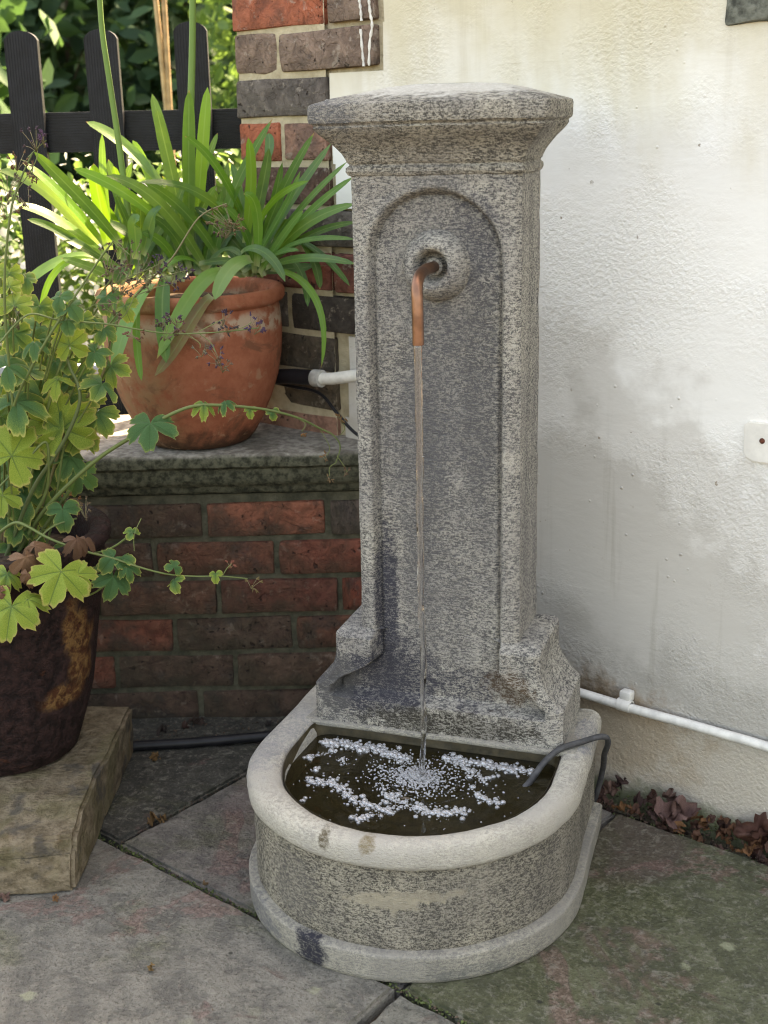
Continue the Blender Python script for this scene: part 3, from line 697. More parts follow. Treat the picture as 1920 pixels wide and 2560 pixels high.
rim_prof = [(-.020, .1650), (-.010, .1655), (-.005, .167), (-.002, .1695), (-.0005, .173), (.0, .178), (-.0005, .186), (-.002, .1925), (-.0055, .1985), (-.010, .2020), (-.016, .2042), (-.024, .2050), (-.033, .2045), (-.040, .2025), (-.0445, .198), (-.047, .191), (-.0485, .182), (-.050, .170), (-.051, .150)]
dsweep('rim', rim_prof, M_RIM, .0016, 11, path=rimpath)
# inner bowl: D shape closed at the back
def inner_loop(r, back, n=56, rc=.028):
    pts = []
    for i in range(n + 1):
        a = math.pi + math.pi * i / n; pts.append((r * math.cos(a), IBC + r * math.sin(a)))
    for i in range(7): a = R(0 + 90 * i / 6); pts.append((r - rc + rc * math.cos(a), back - rc + rc * math.sin(a)))
    for i in range(7): a = R(90 + 90 * i / 6); pts.append((-r + rc + rc * math.cos(a), back - rc + rc * math.sin(a)))
    return pts
v, f = [], []
lv = [(.1935, -.068, .200), (.193, -.070, .190), (.192, -.072, .170), (.186, -.077, .12), (.165, -.09, .07), (.12, -.12, .058), (.03, -.14, .056)]
for (r, bk, z) in lv: v += [Vector((x, y, z)) for x, y in inner_loop(r, bk, rc=min(.028, r * .5))]
n = len(inner_loop(.1, -.1))
for i in range(len(lv) - 1):
    for k_ in range(n): f.append((i * n + k_, i * n + (k_ + 1) % n, (i + 1) * n + (k_ + 1) % n, (i + 1) * n + k_))
f.append(tuple((len(lv) - 1) * n + k_ for k_ in range(n)))
obj('bowl', mesh('bowl', v, f), M_INNER, fou)
# ledge between the bowl and the foot of the pillar
obj('ledge', box_mesh('ledge', -.215, .215, -.0835, .065, .1955, .2045, .003, 3, 8, .0012, 25, 2), M_PLINTH, fou)

# pillar: a relief front on a stepped silhouette
def halfw(z):
    if z < .262: return .193
    if z < .322:                       # concave scroll
        t = (z - .262) / .060; return .157 + .036 * (1 - math.sin(t * math.pi / 2) ** .8)
    if z < .349: return .157
    if z < .355: return .157 - .005 * ((z - .349) / .006)
    return .1215 - .0025 * (z - .37) / .65
def sst(x, a, b):
    t = min(1, max(0, (x - a) / (b - a))); return t * t * (3 - 2 * t)
def front(x, z):
    ax = abs(x); hw = halfw(z)
    y = -.056                                            # border face
    # recessed arched panel
    zs, ra = .902, .096
    if z > zs: dpn = math.hypot(x, z - zs) - ra
    else: dpn = ax - ra
    if z < .315:                                         # panel widens behind the scrolls
        wid = ra + .075 * sst(z, .315, .255); dpn = ax - max(ra, min(wid, hw - .028))
    y += .0110 * sst(dpn, .0015, -.005)
    y += .0045 * math.exp(-((dpn + .0045) / .003) ** 2)   # groove
    y -= .003 * math.exp(-((dpn - .006) / .006) ** 2) * (1 if z > .32 else .3)
    # scrolls stand proud
    pr = sst(z, .356, .346) * sst(dpn, -.003, .003); y -= .0205 * pr
    # base block
    b = sst(z, .2500, .2465); y = y * (1 - b) + (-.0775) * b
    return y
zs_ = sorted(set([.2045 + .0018 * i for i in range(int((.372 - .2045) / .0018))] + [.349, .3549, .3551] + [.375 + .0045 * i for i in range(146)]))
zs_ = [z for z in zs_ if z < 1.032]
NU = 150; v, f = [], []
us = [math.sin(i / NU * math.pi - math.pi / 2) * .35 + (2 * i / NU - 1) * .65 for i in range(NU + 1)]
for z in zs_:
    hw = halfw(z)
    for u in us:
        x = u * hw; e = hw - abs(x); y = front(x, z)
        y += .007 * (1 - sst(e, 0, .009)) ** 1.5
        q = (x, y, z); y += fbm(q, 18, 3, 2) * .0011 + fbm(q, 75, 3, 6) * .0008
        v.append((x + fbm(q, 20, 2, 9) * .0008, y, z))
nr = NU + 1
for i in range(len(zs_) - 1):
    for k_ in range(NU): f.append((i * nr + k_, i * nr + k_ + 1, (i + 1) * nr + k_ + 1, (i + 1) * nr + k_))
# sides and back
for sgn, k_ in ((-1, 0), (1, NU)):
    b0 = len(v); m_ = 6
    for i, z in enumerate(zs_):
        p = v[i * nr + k_]
        for j in range(1, m_ + 1):
            t = j / m_; q = (p[0], p[1] + (.07 - p[1]) * t, z); v.append((p[0] + sgn * (fbm(q, 25, 3, 4) * .0011), q[1], z))
    def idx(i, j): return i * nr + k_ if j == 0 else b0 + i * m_ + j - 1
    for i in range(len(zs_) - 1):
        for j in range(m_):
            qd = (idx(i, j), idx(i + 1, j), idx(i + 1, j + 1), idx(i, j + 1)); f.append(qd if sgn > 0 else qd[::-1])
me = mesh('pillar', v, f, True, 55)
bm = bmesh.new(); bm.from_mesh(me); bmesh.ops.recalc_face_normals(bm, faces=bm.faces); bm.to_mesh(me); bm.free()
obj('pillar', me, M_PILLAR, fou)
obj('pillar_back', box_mesh('pillar_back', -.112, .112, .05, .069, .2, 1.03, .002), M_PILLAR, fou)
# cap: profile swept round three sides
capp = [(.0, 1.018), (.004, 1.0195), (.0065, 1.024), (.006, 1.029), (.002, 1.032), (.002, 1.034), (.0045, 1.036), (.006, 1.040), (.010, 1.048), (.017, 1.057), (.026, 1.066), (.034, 1.073), (.039, 1.078), (.0415, 1.082), (.0405, 1.0845), (.042, 1.0865), (.0455, 1.0885), (.0465, 1.093), (.0467, 1.108), (.0455, 1.1115), (.0425, 1.1130), (.02, 1.1195), (-.01, 1.1265), (-.04, 1.1325), (-.07, 1.1355), (-.1, 1.1362)]
def rrect(hx, y0, y1, rad, n=4, seg=26):
    out = []; cs = [(hx - rad, y0 + rad, -90), (hx - rad, y1 - rad, 0), (-hx + rad, y1 - rad, 90), (-hx + rad, y0 + rad, 180)]
    pts = []
    for cx, cy, a0 in cs:
        for i in range(n + 1): a = R(a0 + 90 * i / n); pts.append((cx + rad * math.cos(a), cy + rad * math.sin(a)))
    for i in range(len(pts)):
        a, b = Vector((*pts[i], 0)), Vector((*pts[(i + 1) % len(pts)], 0)); m_ = seg if i % (n + 1) == n else 1
        for j in range(m_): out.append(a.lerp(b, j / m_))
    return out
v, f = [], []
for off, z in capp:
    hx = max(.012, .1185 + off * .97); y0 = -.054 - off; y1 = .066 + min(off, .0) * 1.0 + max(0, off) * .25
    if y1 - y0 < .024: y0, y1 = -.006, .018
    rad = min(.006 + max(0, off) * .10, hx * .45, (y1 - y0) * .45)
    for p in rrect(hx, y0, y1, rad):
        q = Vector((p.x, p.y, z)); v.append(q + Vector((fbm(q, 22, 3, 1), fbm(q, 22, 3, 5), fbm(q, 18, 3, 8))) * .0014 + Vector((0, 0, -.002 * (1 if p.x < 0 else 0) * abs(p.x) / .16)))
n = len(rrect(.1, -.1, .1, .01))
for i in range(len(capp) - 1):
    for k_ in range(n): f.append((i * n + k_, i * n + (k_ + 1) % n, (i + 1) * n + (k_ + 1) % n, (i + 1) * n + k_))
f.append(tuple((len(capp) - 1) * n + k_ for k_ in range(n)))
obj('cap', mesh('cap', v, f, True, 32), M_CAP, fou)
# boss and copper spout
v, f = lathe_data([(.051, -.006), (.048, .003), (.0455, .011), (.041, .020), (.035, .027), (.030, .030), (.0265, .0295), (.0235, .026), (.0205, .018), (.0185, .008), (.017, .003), (.0, .002)], 48, .0016, 40, 2, 'Y')
boss = obj('boss', mesh('boss', v, f), M_PILLAR, fou, (0, -.044, .897))
sp = bez([(0, -.055, .897), (.001, -.10, .8975), (.004, -.158, .905), (.0085, -.164, .868)], 18) + [Vector((.0095, -.166, .84)), Vector((.010, -.167, .8085))]
v, f = tube_data(sp, .0076, 20, False)
v2, f2 = tube_data([sp[-1], sp[-1] + Vector((0, 0, .03))], .0066, 20, False); b0 = len(v); v += v2; f += [tuple(b0 + i for i in q) for q in f2]
for i in range(20): j = (i + 1) % 20; L0 = (len(sp) - 1) * 20; f.append((L0 + i, L0 + j, b0 + j, b0 + i))
obj('spout', mesh('spout', v, f, True, 50), M_COPPER, fou)
v, f = lathe_data([(.0078, -.001), (.0115, -.001), (.0125, .002), (.0115, .0045), (.0078, .005)], 24, axis='Y')
obj('spout_collar', mesh('spout_collar', v, f), M_PILLAR, fou, (.0002, -.054, .897))

# water in the basin, falling stream, foam
WZ = .178; SPX, SPY = .0095, -.167
wat = empty('water', fw(0, 0, 0), -PHI); tag(wat, kind='structure')
v, f = [], []; NA, NRr = 120, 60
cxw, cyw = SPX, SPY
il = inner_loop(.1915, -.0725, 140)
for r in range(NRr + 1):
    t = (r / NRr) ** 1.1
    for (x, y) in il:
        px, py = cxw + (x - cxw) * t, cyw + (y - cyw) * t; d = math.hypot(px - cxw, py - cyw)
        h = .0040 * math.cos(d * 330 + 1.5 * nz((px, py, 0), 20, 1)) * math.exp(-d / .035) + .0016 * math.cos(d * 230 + 2 * nz((px, py, 0), 14, 5)) * math.exp(-d / .09) + .0010 * nz((px, py, 0), 45, 3) * math.exp(-d / .12)
        v.append((px, py, WZ + h))
n = len(il)
for r in range(NRr):
    for k_ in range(n): f.append((r * n + k_, r * n + (k_ + 1) % n, (r + 1) * n + (k_ + 1) % n, (r + 1) * n + k_))
obj('water_surface', mesh('water_surface', v, [q if (Vector(v[q[1]]) - Vector(v[q[0]])).cross(Vector(v[q[2]]) - Vector(v[q[0]])).z >= 0 else q[::-1] for q in f]), M_WATER, wat)
v, f = [], []; NS, ns_ = 130, 14
for i in range(NS + 1):                    # a twisting, slightly flattened rope of water
    t = i / NS; z = .8095 - (.8095 - WZ + .004) * t
    cx_ = SPX + (.0018 * math.sin(t * 11) + .0012 * math.sin(t * 29 + 1)) * t; cy_ = SPY + .0014 * math.sin(t * 17 + 1) * t
    r_ = .0058 * (1 - .36 * t ** .5) + .0018 * max(0, (t - .95) / .05); fl_ = min(.55, .08 + .9 * t) * (.6 + .4 * math.sin(t * 23 + 1)); tw_ = t * 16 + 1.2 * math.sin(t * 21)
    for k_ in range(ns_):
        a = 2 * math.pi * k_ / ns_; rr_ = r_ * (1 + fl_ * math.cos(2 * (a - tw_)) * .5 + .16 * t * math.sin(t * 70 + 3 * a))
        v.append((cx_ + rr_ * math.cos(a), cy_ + rr_ * math.sin(a), z))
for i in range(NS):
    for k_ in range(ns_): k2 = (k_ + 1) % ns_; f.append((i * ns_ + k2, i * ns_ + k_, (i + 1) * ns_ + k_, (i + 1) * ns_ + k2))
f.append(tuple(range(ns_))); f.append(tuple(NS * ns_ + k_ for k_ in range(ns_))[::-1])
st_ = obj('water_stream', mesh('water_stream', v, f), M_STREAM, None, FO, (0, 0, -PHI))
tag(st_, 'thin clear stream of water falling from copper spout into basin', 'water stream')
def ico(r=1.0, sub=1):
    bm = bmesh.new(); bmesh.ops.create_icosphere(bm, subdivisions=sub, radius=r); V = np.array([v.co[:] for v in bm.verts]); F = [tuple(v.index for v in f.verts) for f in bm.faces]; bm.free(); return V, F
IV, IF = ico(1, 2); IV1, IF1 = ico(1, 1)
bub = []
def inside(x, y): return (math.hypot(x, y - IBC) < .184 if y < IBC else abs(x) < .184) and y < -.078
def strew(poly, width, n, r0, r1, big=.06):
    n = int(n * 1.25)
    P = [atZ(a, b, WZ) for a, b in poly]; L = []
    for p in P: dlt = p - FO; L.append(Vector((dlt.dot(ES), dlt.dot(ET), 0)))
    P = spline(L, 8)
    for _ in range(n):
        i = rng.integers(len(P) - 1); p = P[i].lerp(P[i + 1], rng.random()); w = rng.normal() * width * 1.35
        a = rng.random() * 6.283; x, y = p.x + math.cos(a) * w, p.y + math.sin(a) * w
        if inside(x, y): bub.append((x, y, WZ, (r0 * .7 + (r1 * 1.15 - r0 * .7) * rng.random() ** 2.4 if rng.random() > big else r1 * rng.uniform(1.2, 1.75))))
strew([(695, 1603), (760, 1612), (830, 1625), (880, 1640)], .0065, 420, .0012, .0034)
strew([(720, 1598), (800, 1614), (860, 1632)], .005, 160, .001, .0026)
strew([(960, 1638), (1030, 1648), (1090, 1660), (1150, 1668)], .006, 420, .0011, .0030)
strew([(985, 1650), (1020, 1668), (1050, 1690)], .008, 190, .0009, .0022)
strew([(672, 1690), (700, 1688), (730, 1700), (760, 1725), (800, 1740), (840, 1752)], .006, 430, .001, .0026)
strew([(830, 1715), (870, 1735), (920, 1752), (960, 1758), (1000, 1750)], .006, 420, .001, .0027)
strew([(770, 1772), (800, 1762), (850, 1755)], .005, 90, .0012, .003)
strew([(1030, 1715), (1050, 1728), (1080, 1735)], .005, 110, .001, .003)
strew([(665, 1640), (690, 1632), (720, 1625)], .004, 30, .0012, .003)
strew([(675, 1665), (690, 1660)], .003, 18, .0012, .0028); strew([(655, 1730), (662, 1727)], .002, 6, .0018, .0034)
strew([(740, 1640), (745, 1650)], .004, 40, .0009, .002)
for _ in range(60):
    x, y = rng.uniform(-.17, .17), rng.uniform(-.32, -.08)
    if inside(x, y): bub.append((x, y, WZ, rng.uniform(.0006, .0016)))
for _ in range(1500):                      # churned foam round the impact
    a = rng.random() * 6.283; d = abs(rng.normal()) * .029 + .002; x, y = SPX - .010 + math.cos(a) * d * 1.35, SPY - .004 + math.sin(a) * d
    if inside(x, y): bub.append((x, y, WZ + .007 * math.exp(-(d / .016) ** 2) * rng.random() + .0006, rng.uniform(.0007, .0021)))
for _ in range(70):                       # thrown drops
    a = rng.random() * 6.283; d = .006 + abs(rng.normal()) * .018; bub.append((SPX + math.cos(a) * d, SPY + math.sin(a) * d, WZ + abs(rng.normal()) * .010 * math.exp(-d / .03), rng.uniform(.0005, .0014)))
V, F, b0 = [], [], 0
for (x, y, z, r) in bub:
    iv, if_ = (IV, IF) if r > .0022 else (IV1, IF1)
    V.append(iv * (r, r, r * .85) + (x, y, z + r * .15)); F += [tuple(b0 + i for i in q) for q in if_]; b0 += len(iv)
fo = obj('foam', mesh('foam', np.concatenate(V), F), M_BUBBLE, None, FO, (0, 0, -PHI)); tag(fo, 'white foam bubbles drifting on dark basin water', 'foam', kind='stuff')

# ================================================================== PIPES, HOSE, CABLE, PLATE
pts = [wall(.35 + .1 * i, .013 + .002 * math.sin(i * 1.7), .1655 + .0015 * math.sin(i * .9)) for i in range(22)]
wp = empty('overflow_pipe', wall(.9, .013, .165)); tag(wp, 'thin white painted pipe clipped along the foot of the rendered wall', 'pipe')
tube('pipe', [p - wp.location for p in pts], .0078, M_WHITEPIPE, wp, 14)
cl = atW(1350, 1510, .013); w_cl = (cl - W0).dot(EW)
def on_wall_axis(prof, w0, n, z, name, mat, parent):
    v, f = lathe_data(prof, 20); me = mesh(name, [Vector((p.z, -p.x, p.y)) for p in v], f, True, 50)
    return obj(name, me, mat, parent, wall(w0, n, z) - parent.location, (0, 0, WALLROT))
for wc in (w_cl, w_cl + .62):
    pc_ = on_wall_axis([(.0078, -.012), (.0105, -.012), (.0108, -.008), (.0108, .008), (.0105, .012), (.0078, .012)], wc, .013, .1655, 'pipe_clip', M_WHITEPIPE, wp)
    obj('clip_lug', box_mesh('clip_lug', -.010, .010, -.006, .012, .006, .024, .003), M_WHITEPIPE, pc_, (0, .003, 0))
ip = empty('inlet_pipe', wall(.22, .05, .645)); tag(ip, 'white pipe in grey coupling joined to black hose behind the terracotta pot', 'pipe')
L0 = ip.location
tube('white_pipe', [wall(.225, .05, .648) - L0, wall(.25, .05, .650) - L0, wall(.275, .049, .655) - L0, wall(.31, .045, .662) - L0, wall(.36, .03, .668) - L0], .0108, M_WHITEPIPE, ip, 16)
tube('coupling', [wall(.207, .05, .6475) - L0, wall(.209, .05, .6475) - L0, wall(.228, .05, .648) - L0, wall(.229, .05, .648) - L0], [.0125, .0158, .0158, .0125], M_GREYPLASTIC, ip, 20)
tube('black_hose', [wall(x, .05 + .02 * max(0, .15 - x), z) - L0 for x, z in ((.209, .6475), (.16, .645), (.10, .638), (.02, .63), (-.06, .62))], .0142, M_BLACKPLASTIC, ip, 16)
tube('thin_cable', spline([wall(.04, .03, .625) - L0, wall(.13, .036, .622) - L0, wall(.21, .04, .618) - L0, wall(.26, .05, .59) - L0, wall(.31, .06, .562) - L0, wall(.36, .06, .545) - L0], 5), .0032, M_BLACKPLASTIC, ip, 8)
hp = spline([(-.62, 2.09, .011), (-.464, 2.102, .0115), (-.347, 2.111, .012), (-.213, 2.128, .013), (-.10, 2.135, .012), (.0, 2.10, .0115), (.10, 2.03, .0115)], 6)
ho = tube('hose', hp, .0092, M_BLACKPLASTIC, None, 14); tag(ho, 'black plastic hose lying on the paving along the low brick wall', 'hose')
cp = spline([fw(*p) for p in ((.145, -.155, .168), (.1585, -.140, .180), (.174, -.110, .1995), (.192, -.082, .2095), (.218, -.054, .2105), (.236, -.037, .2118), (.2455, -.025, .2085), (.2495, -.013, .199), (.2475, .003, .180), (.2385, .035, .148), (.231, .075, .10), (.218, .090, .04), (.20, .10, .006))], 6)
ca = tube('pump_cable', cp, .0046, M_CABLE, None, 10); tag(ca, 'dusty black pump cable bent over the basin rim into the water', 'cable')
pl = empty('wall_plate', wall(1.055, 0, .634), WALLROT); tag(pl, 'small painted plate with a rusty screw on the rendered wall', 'plate')
bm = bmesh.new(); pp = [(-.047, .022), (-.040, .028), (.045, .030), (.047, -.030), (-.030, -.031), (-.042, -.026), (-.046, -.018)]
fc = bm.faces.new([bm.verts.new((x, -.0028, z)) for x, z in pp]); ex = bmesh.ops.extrude_face_region(bm, geom=[fc])
for e in ex['geom']:
    if isinstance(e, bmesh.types.BMVert): e.co.y = .006
bmesh.ops.bevel(bm, geom=[e for e in bm.edges if all(v.co.y < -.002 for v in e.verts)], offset=.0015, segments=2, affect='EDGES')
obj('plate', bm_mesh('plate', bm), simple('painted_plate', (.72, .695, .64), .6, 40, .08, .2, .0006), pl)
v, f = lathe_data([(.0, .0015), (.0025, .0015), (.004, .0008), (.0045, -.001)], 14, axis='Y'); obj('screw', mesh('screw', v, f), simple('rust', (.10, .025, .012), .8, 200, .5), pl, (-.018, -.0030, .002))

# ================================================================== TERRACOTTA POT AND AGAPANTHUS
PC = Vector((-.338, 2.315, .531))
pot = empty('terracotta_pot', PC); tag(pot, 'large weathered terracotta pot standing on the coping of the low wall', 'pot')
tp = [(.0, .0), (.085, .0), (.094, .003), (.104, .014), (.120, .042), (.137, .08), (.150, .12), (.1575, .16), (.161, .195), (.161, .22), (.1585, .243), (.1565, .252), (.1595, .2545), (.1655, .2565), (.1685, .262), (.1685, .273), (.1655, .279), (.160, .281), (.153, .279), (.149, .272), (.147, .25), (.146, .22)]
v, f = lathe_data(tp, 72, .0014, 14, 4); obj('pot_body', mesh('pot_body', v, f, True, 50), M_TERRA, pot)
v, f = lathe_data([(.0, .258), (.04, .262), (.09, .258), (.12, .252), (.148, .246)], 36, .006, 60, 3); obj('soil', mesh('soil', v, f), M_SOIL, pot)

aga = empty('agapanthus', PC + Vector((0, 0, .255))); tag(aga, 'agapanthus with long green strap leaves growing in the terracotta pot', 'plant')
def leaf_mesh(pts, wid, normal_hint, fold=.18, nose=1.0):
    P = pts; n = len(P); v, f, data = [], [], []
    for i in range(n):
        t = (P[min(i + 1, n - 1)] - P[max(i - 1, 0)]).normalized(); a = i / (n - 1)
        side = t.cross(normal_hint)
        side = side.normalized() if side.length > 1e-4 else t.orthogonal().normalized(); nn = side.cross(t)
        w = wid * .5 * (.62 + .38 * min(1, a * 3)) * (math.sqrt(max(0, 1 - max(0, (a - .55) / .45) ** 2.3)) if a < 1 else 0.02)
        for u in (-1, -.45, 0, .45, 1):
            v.append(P[i] + side * (u * w) + nn * (abs(u) * w * fold * (1.3 - a))); data.append((u, a, 0))
    for i in range(n - 1):
        for j in range(4): f.append((i * 5 + j, i * 5 + j + 1, i * 5 + j + 6, i * 5 + j + 5))
    me = mesh('leaf', v, f); at = me.attributes.new('leafdata', 'FLOAT_VECTOR', 'POINT'); at.data.foreach_set('vector', np.array(data, float).ravel()); return me
Z1 = 1 / 1.728 / DD                      # leaf sheet was traced on an enlargement of the top left of the photograph
def strap(ctrl, wpx, y0, y1, col=None, ymid=None, off=True):
    pts = []
    n = 13; cc = [Vector((a * Z1, b * Z1, 0)) for a, b in ctrl]
    tr = bez(cc, n) if len(cc) > 2 else bez([cc[0], (cc[0] + cc[1]) / 2, cc[1]], n)
    for i, q in enumerate(tr):
        t = i / n; Y = y0 + (y1 - y0) * t if ymid is None else (y0 * (1 - t) ** 2 + 2 * ymid * t * (1 - t) + y1 * t * t)
        p = atY(q.x, q.y, Y)
        if off: p = keep_off_wall(p, q.x, q.y, .012)
        pts.append(p)
    wid = wpx * Z1 * DD * 2.25 / FPX * .98
    mid = pts[len(pts) // 2]; hint = (CAMP - mid).normalized() * .75 + Vector((rng.normal() * .3, rng.normal() * .1, .45 + rng.normal() * .15))
    me = leaf_mesh([p - aga.location for p in pts], wid, hint.normalized())
    if col is None: col = [(.028, .115, .017), (.040, .145, .020), (.062, .185, .025), (.025, .098, .024)][int(rng.integers(4))]
    c = tuple(x * (1 + rng.normal() * .08) for x in col)
    return obj('leaf', me, M_STRAP, aga, color=c)
YG = (.11, .265, .028); DK = (.024, .092, .020); PALE = (.15, .285, .08); BLU = (.055, .155, .06)
RC = 2.29; MC = 2.30
A = [  # right crown
 ([(920, 1150), (940, 980), (1010, 780), (1178, 512)], 46, RC, RC - .02, None), ([(1060, 1050), (1085, 880), (1095, 720), (1072, 592)], 46, RC - .04, RC - .08, YG),
 ([(1085, 1080), (1110, 900), (1150, 760), (1162, 640)], 48, RC - .02, RC - .04, None), ([(1150, 700), (1170, 640), (1165, 600), (1160, 575)], 40, RC + .05, RC + .06, BLU),
 ([(1120, 1080), (1170, 930), (1230, 780), (1358, 572)], 40, RC, RC - .03, None), ([(1130, 1100), (1190, 960), (1270, 830), (1432, 618)], 42, RC, RC - .05, BLU),
 ([(1140, 1120), (1220, 990), (1330, 850), (1500, 698)], 38, RC - .02, RC - .10, None), ([(1150, 1130), (1240, 1020), (1350, 880), (1530, 762)], 38, RC - .02, RC - .12, None),
 ([(1150, 1140), (1240, 1020), (1340, 920), (1540, 880)], 46, RC - .05, RC - .16, (.05, .14, .03)), ([(1180, 1130), (1260, 1050), (1380, 975), (1540, 960)], 34, RC, RC - .12, DK),
 ([(1150, 1140), (1230, 1050), (1340, 1010), (1540, 1035)], 36, RC - .06, RC - .18, (.05, .14, .035)), ([(1150, 1160), (1230, 1120), (1350, 1090), (1540, 1142)], 42, RC - .08, RC - .2, (.04, .115, .04)),
 ([(1250, 1020), (1360, 1060), (1440, 1140), (1510, 1235)], 34, RC + .02, RC - .12, DK), ([(1170, 1165), (1320, 1170), (1440, 1310), (1388, 1590)], 32, RC - .06, RC - .13, YG),
 ([(1040, 1100), (1080, 1040), (1180, 1080), (1232, 1218)], 46, RC - .1, RC - .18, (.05, .125, .045)), ([(1085, 1122), (1010, 1120), (960, 1190), (928, 1295)], 64, RC - .12, RC - .20, PALE),
 ([(1110, 1150), (1125, 980), (1120, 835), (1052, 838)], 48, RC - .1, RC - .15, None), ([(1130, 1130), (1200, 1090), (1240, 1075), (1290, 1082)], 30, RC - .1, RC - .15, None),
 ([(1110, 1110), (1180, 980), (1240, 900), (1298, 738)], 38, RC - .04, RC - .08, None), ([(1090, 1060), (1120, 900), (1200, 820), (1335, 780)], 28, RC - .06, RC - .1, YG),
 ([(1290, 1030), (1340, 1080), (1375, 1150), (1382, 1250)], 46, RC - .0, RC - .08, DK), ([(1250, 1110), (1300, 1150), (1330, 1230), (1330, 1325)], 34, RC - .02, RC - .1, DK),
 ([(1070, 1120), (1060, 940), (1030, 800), (1000, 700)], 42, RC, RC + .04, BLU), ([(1060, 1140), (1000, 1010), (960, 900), (985, 690)], 42, RC + .02, RC + .06, DK),
 ([(1120, 1140), (1150, 1000), (1190, 860), (1220, 700)], 40, RC + .02, RC + .03, None), ([(1100, 1180), (1090, 1000), (1010, 900), (930, 870)], 36, RC - .03, RC - .08, None),
 ([(1120, 1180), (1180, 1080), (1260, 960), (1310, 910)], 34, RC - .06, RC - .12, None),
 # middle and left crowns
 ([(780, 1000), (740, 700), (690, 540), (657, 405)], 54, MC + .02, MC + .06, (.09, .19, .045)), ([(800, 1060), (755, 760), (700, 590), (678, 470)], 62, MC, MC, None),
 ([(820, 1100), (812, 760), (815, 560), (817, 388)], 58, MC - .02, MC - .03, (.07, .17, .03)), ([(840, 1080), (868, 760), (880, 540), (897, 376)], 54, MC + .02, MC + .04, YG),
 ([(1060, 960), (990, 790), (900, 640), (798, 588)], 46, MC, MC - .1, None), ([(820, 960), (870, 750), (910, 650), (940, 575)], 30, MC + .04, MC + .08, None),
 ([(1040, 1000), (900, 820), (770, 775), (598, 788)], 42, MC, MC - .12, (.05, .13, .03)), ([(480, 1060), (452, 880), (440, 720), (441, 578)], 36, MC, MC + .02, None),
 ([(470, 1080), (440, 900), (410, 800), (405, 706)], 62, MC - .02, MC - .05, YG), ([(720, 950), (660, 780), (610, 670), (573, 606)], 42, MC + .02, MC + .05, YG),
 ([(700, 800), (600, 670), (480, 560), (372, 526)], 52, MC + .03, MC + .05, PALE), ([(520, 1060), (420, 920), (250, 760), (147, 656)], 56, MC - .05, MC - .12, None),
 ([(450, 1060), (330, 900), (210, 770), (98, 702)], 48, MC, MC - .05, YG), ([(420, 1060), (290, 900), (150, 745), (-10, 735)], 52, MC + .02, MC, PALE),
 ([(470, 1120), (310, 980), (180, 890), (68, 886)], 52, MC - .05, MC - .12, YG), ([(440, 1110), (310, 1020), (200, 960), (118, 948)], 36, MC, MC - .04, None),
 ([(700, 960), (560, 830), (430, 765), (318, 728)], 46, MC - .04, MC - .08, None), ([(900, 1180), (780, 950), (630, 780), (455, 758)], 52, MC - .06, MC - .14, (.06, .155, .03)),
 ([(950, 1120), (850, 950), (740, 840), (620, 785)], 46, MC - .03, MC - .08, None), ([(580, 1080), (530, 900), (490, 780), (468, 688)], 44, MC + .02, MC + .05, None),
 ([(590, 1120), (590, 1000), (565, 930), (602, 952)], 62, MC - .08, MC - .13, BLU), ([(615, 1100), (650, 980), (650, 910), (698, 898)], 58, MC - .08, MC - .12, BLU),
 ([(700, 1140), (720, 1000), (760, 880), (800, 790)], 36, MC - .03, MC - .04, None), ([(770, 1140), (830, 1000), (870, 880), (935, 800)], 38, MC, MC + .02, None),
 ([(410, 1125), (290, 1090), (185, 1170), (172, 1390)], 30, MC + .03, MC - .02, YG), ([(400, 1105), (280, 1090), (150, 1170), (50, 1290)], 56, MC + .05, MC + .02, PALE),
 ([(660, 1225), (590, 1280), (520, 1430), (488, 1620)], 70, MC - .13, MC - .22, PALE), ([(720, 1190), (690, 1250), (700, 1420), (718, 1568)], 62, MC - .13, MC - .21, (.04, .11, .025)),
 ([(965, 1175), (880, 1170), (800, 1290), (678, 1550)], 62, MC - .12, MC - .21, PALE), ([(600, 1270), (580, 1400), (590, 1530), (612, 1645)], 32, MC - .14, MC - .2, YG),
 ([(915, 1280), (850, 1320), (780, 1500), (668, 1625)], 60, MC - .14, MC - .20, (.20, .11, .045)), ([(500, 1240), (480, 1350), (485, 1450), (492, 1535)], 46, MC - .1, MC - .16, DK),
 ([(760, 1150), (740, 1080), (690, 1020), (610, 1000)], 40, MC - .05, MC - .1, None), ([(820, 1160), (780, 1040), (720, 960), (640, 930)], 40, MC - .03, MC - .06, DK),
 ([(860, 1150), (800, 1080), (720, 1130), (690, 1180)], 38, MC - .08, MC - .16, None), ([(880, 1180), (900, 1050), (930, 950), (960, 820)], 42, MC - .02, MC, None),
 ([(560, 1120), (600, 960), (640, 840), (700, 700)], 44, MC + .04, MC + .07, DK), ([(520, 1120), (500, 960), (520, 820), (570, 700)], 44, MC + .03, MC + .06, DK),
 ([(640, 1140), (680, 980), (700, 860), (690, 760)], 44, MC, MC + .04, None), ([(900, 1160), (850, 1000), (800, 880), (700, 760)], 44, MC + .05, MC + .08, DK),
 ([(860, 1140), (960, 1120), (1000, 1125), (1010, 1140)], 32, MC - .08, MC - .14, DK), ([(900, 1150), (960, 1060), (1010, 1060), (1040, 1110)], 44, MC - .06, MC - .12, (.045, .11, .045)),
]
for c, w, a, b, colr in A: strap(c, w, a, b, colr)
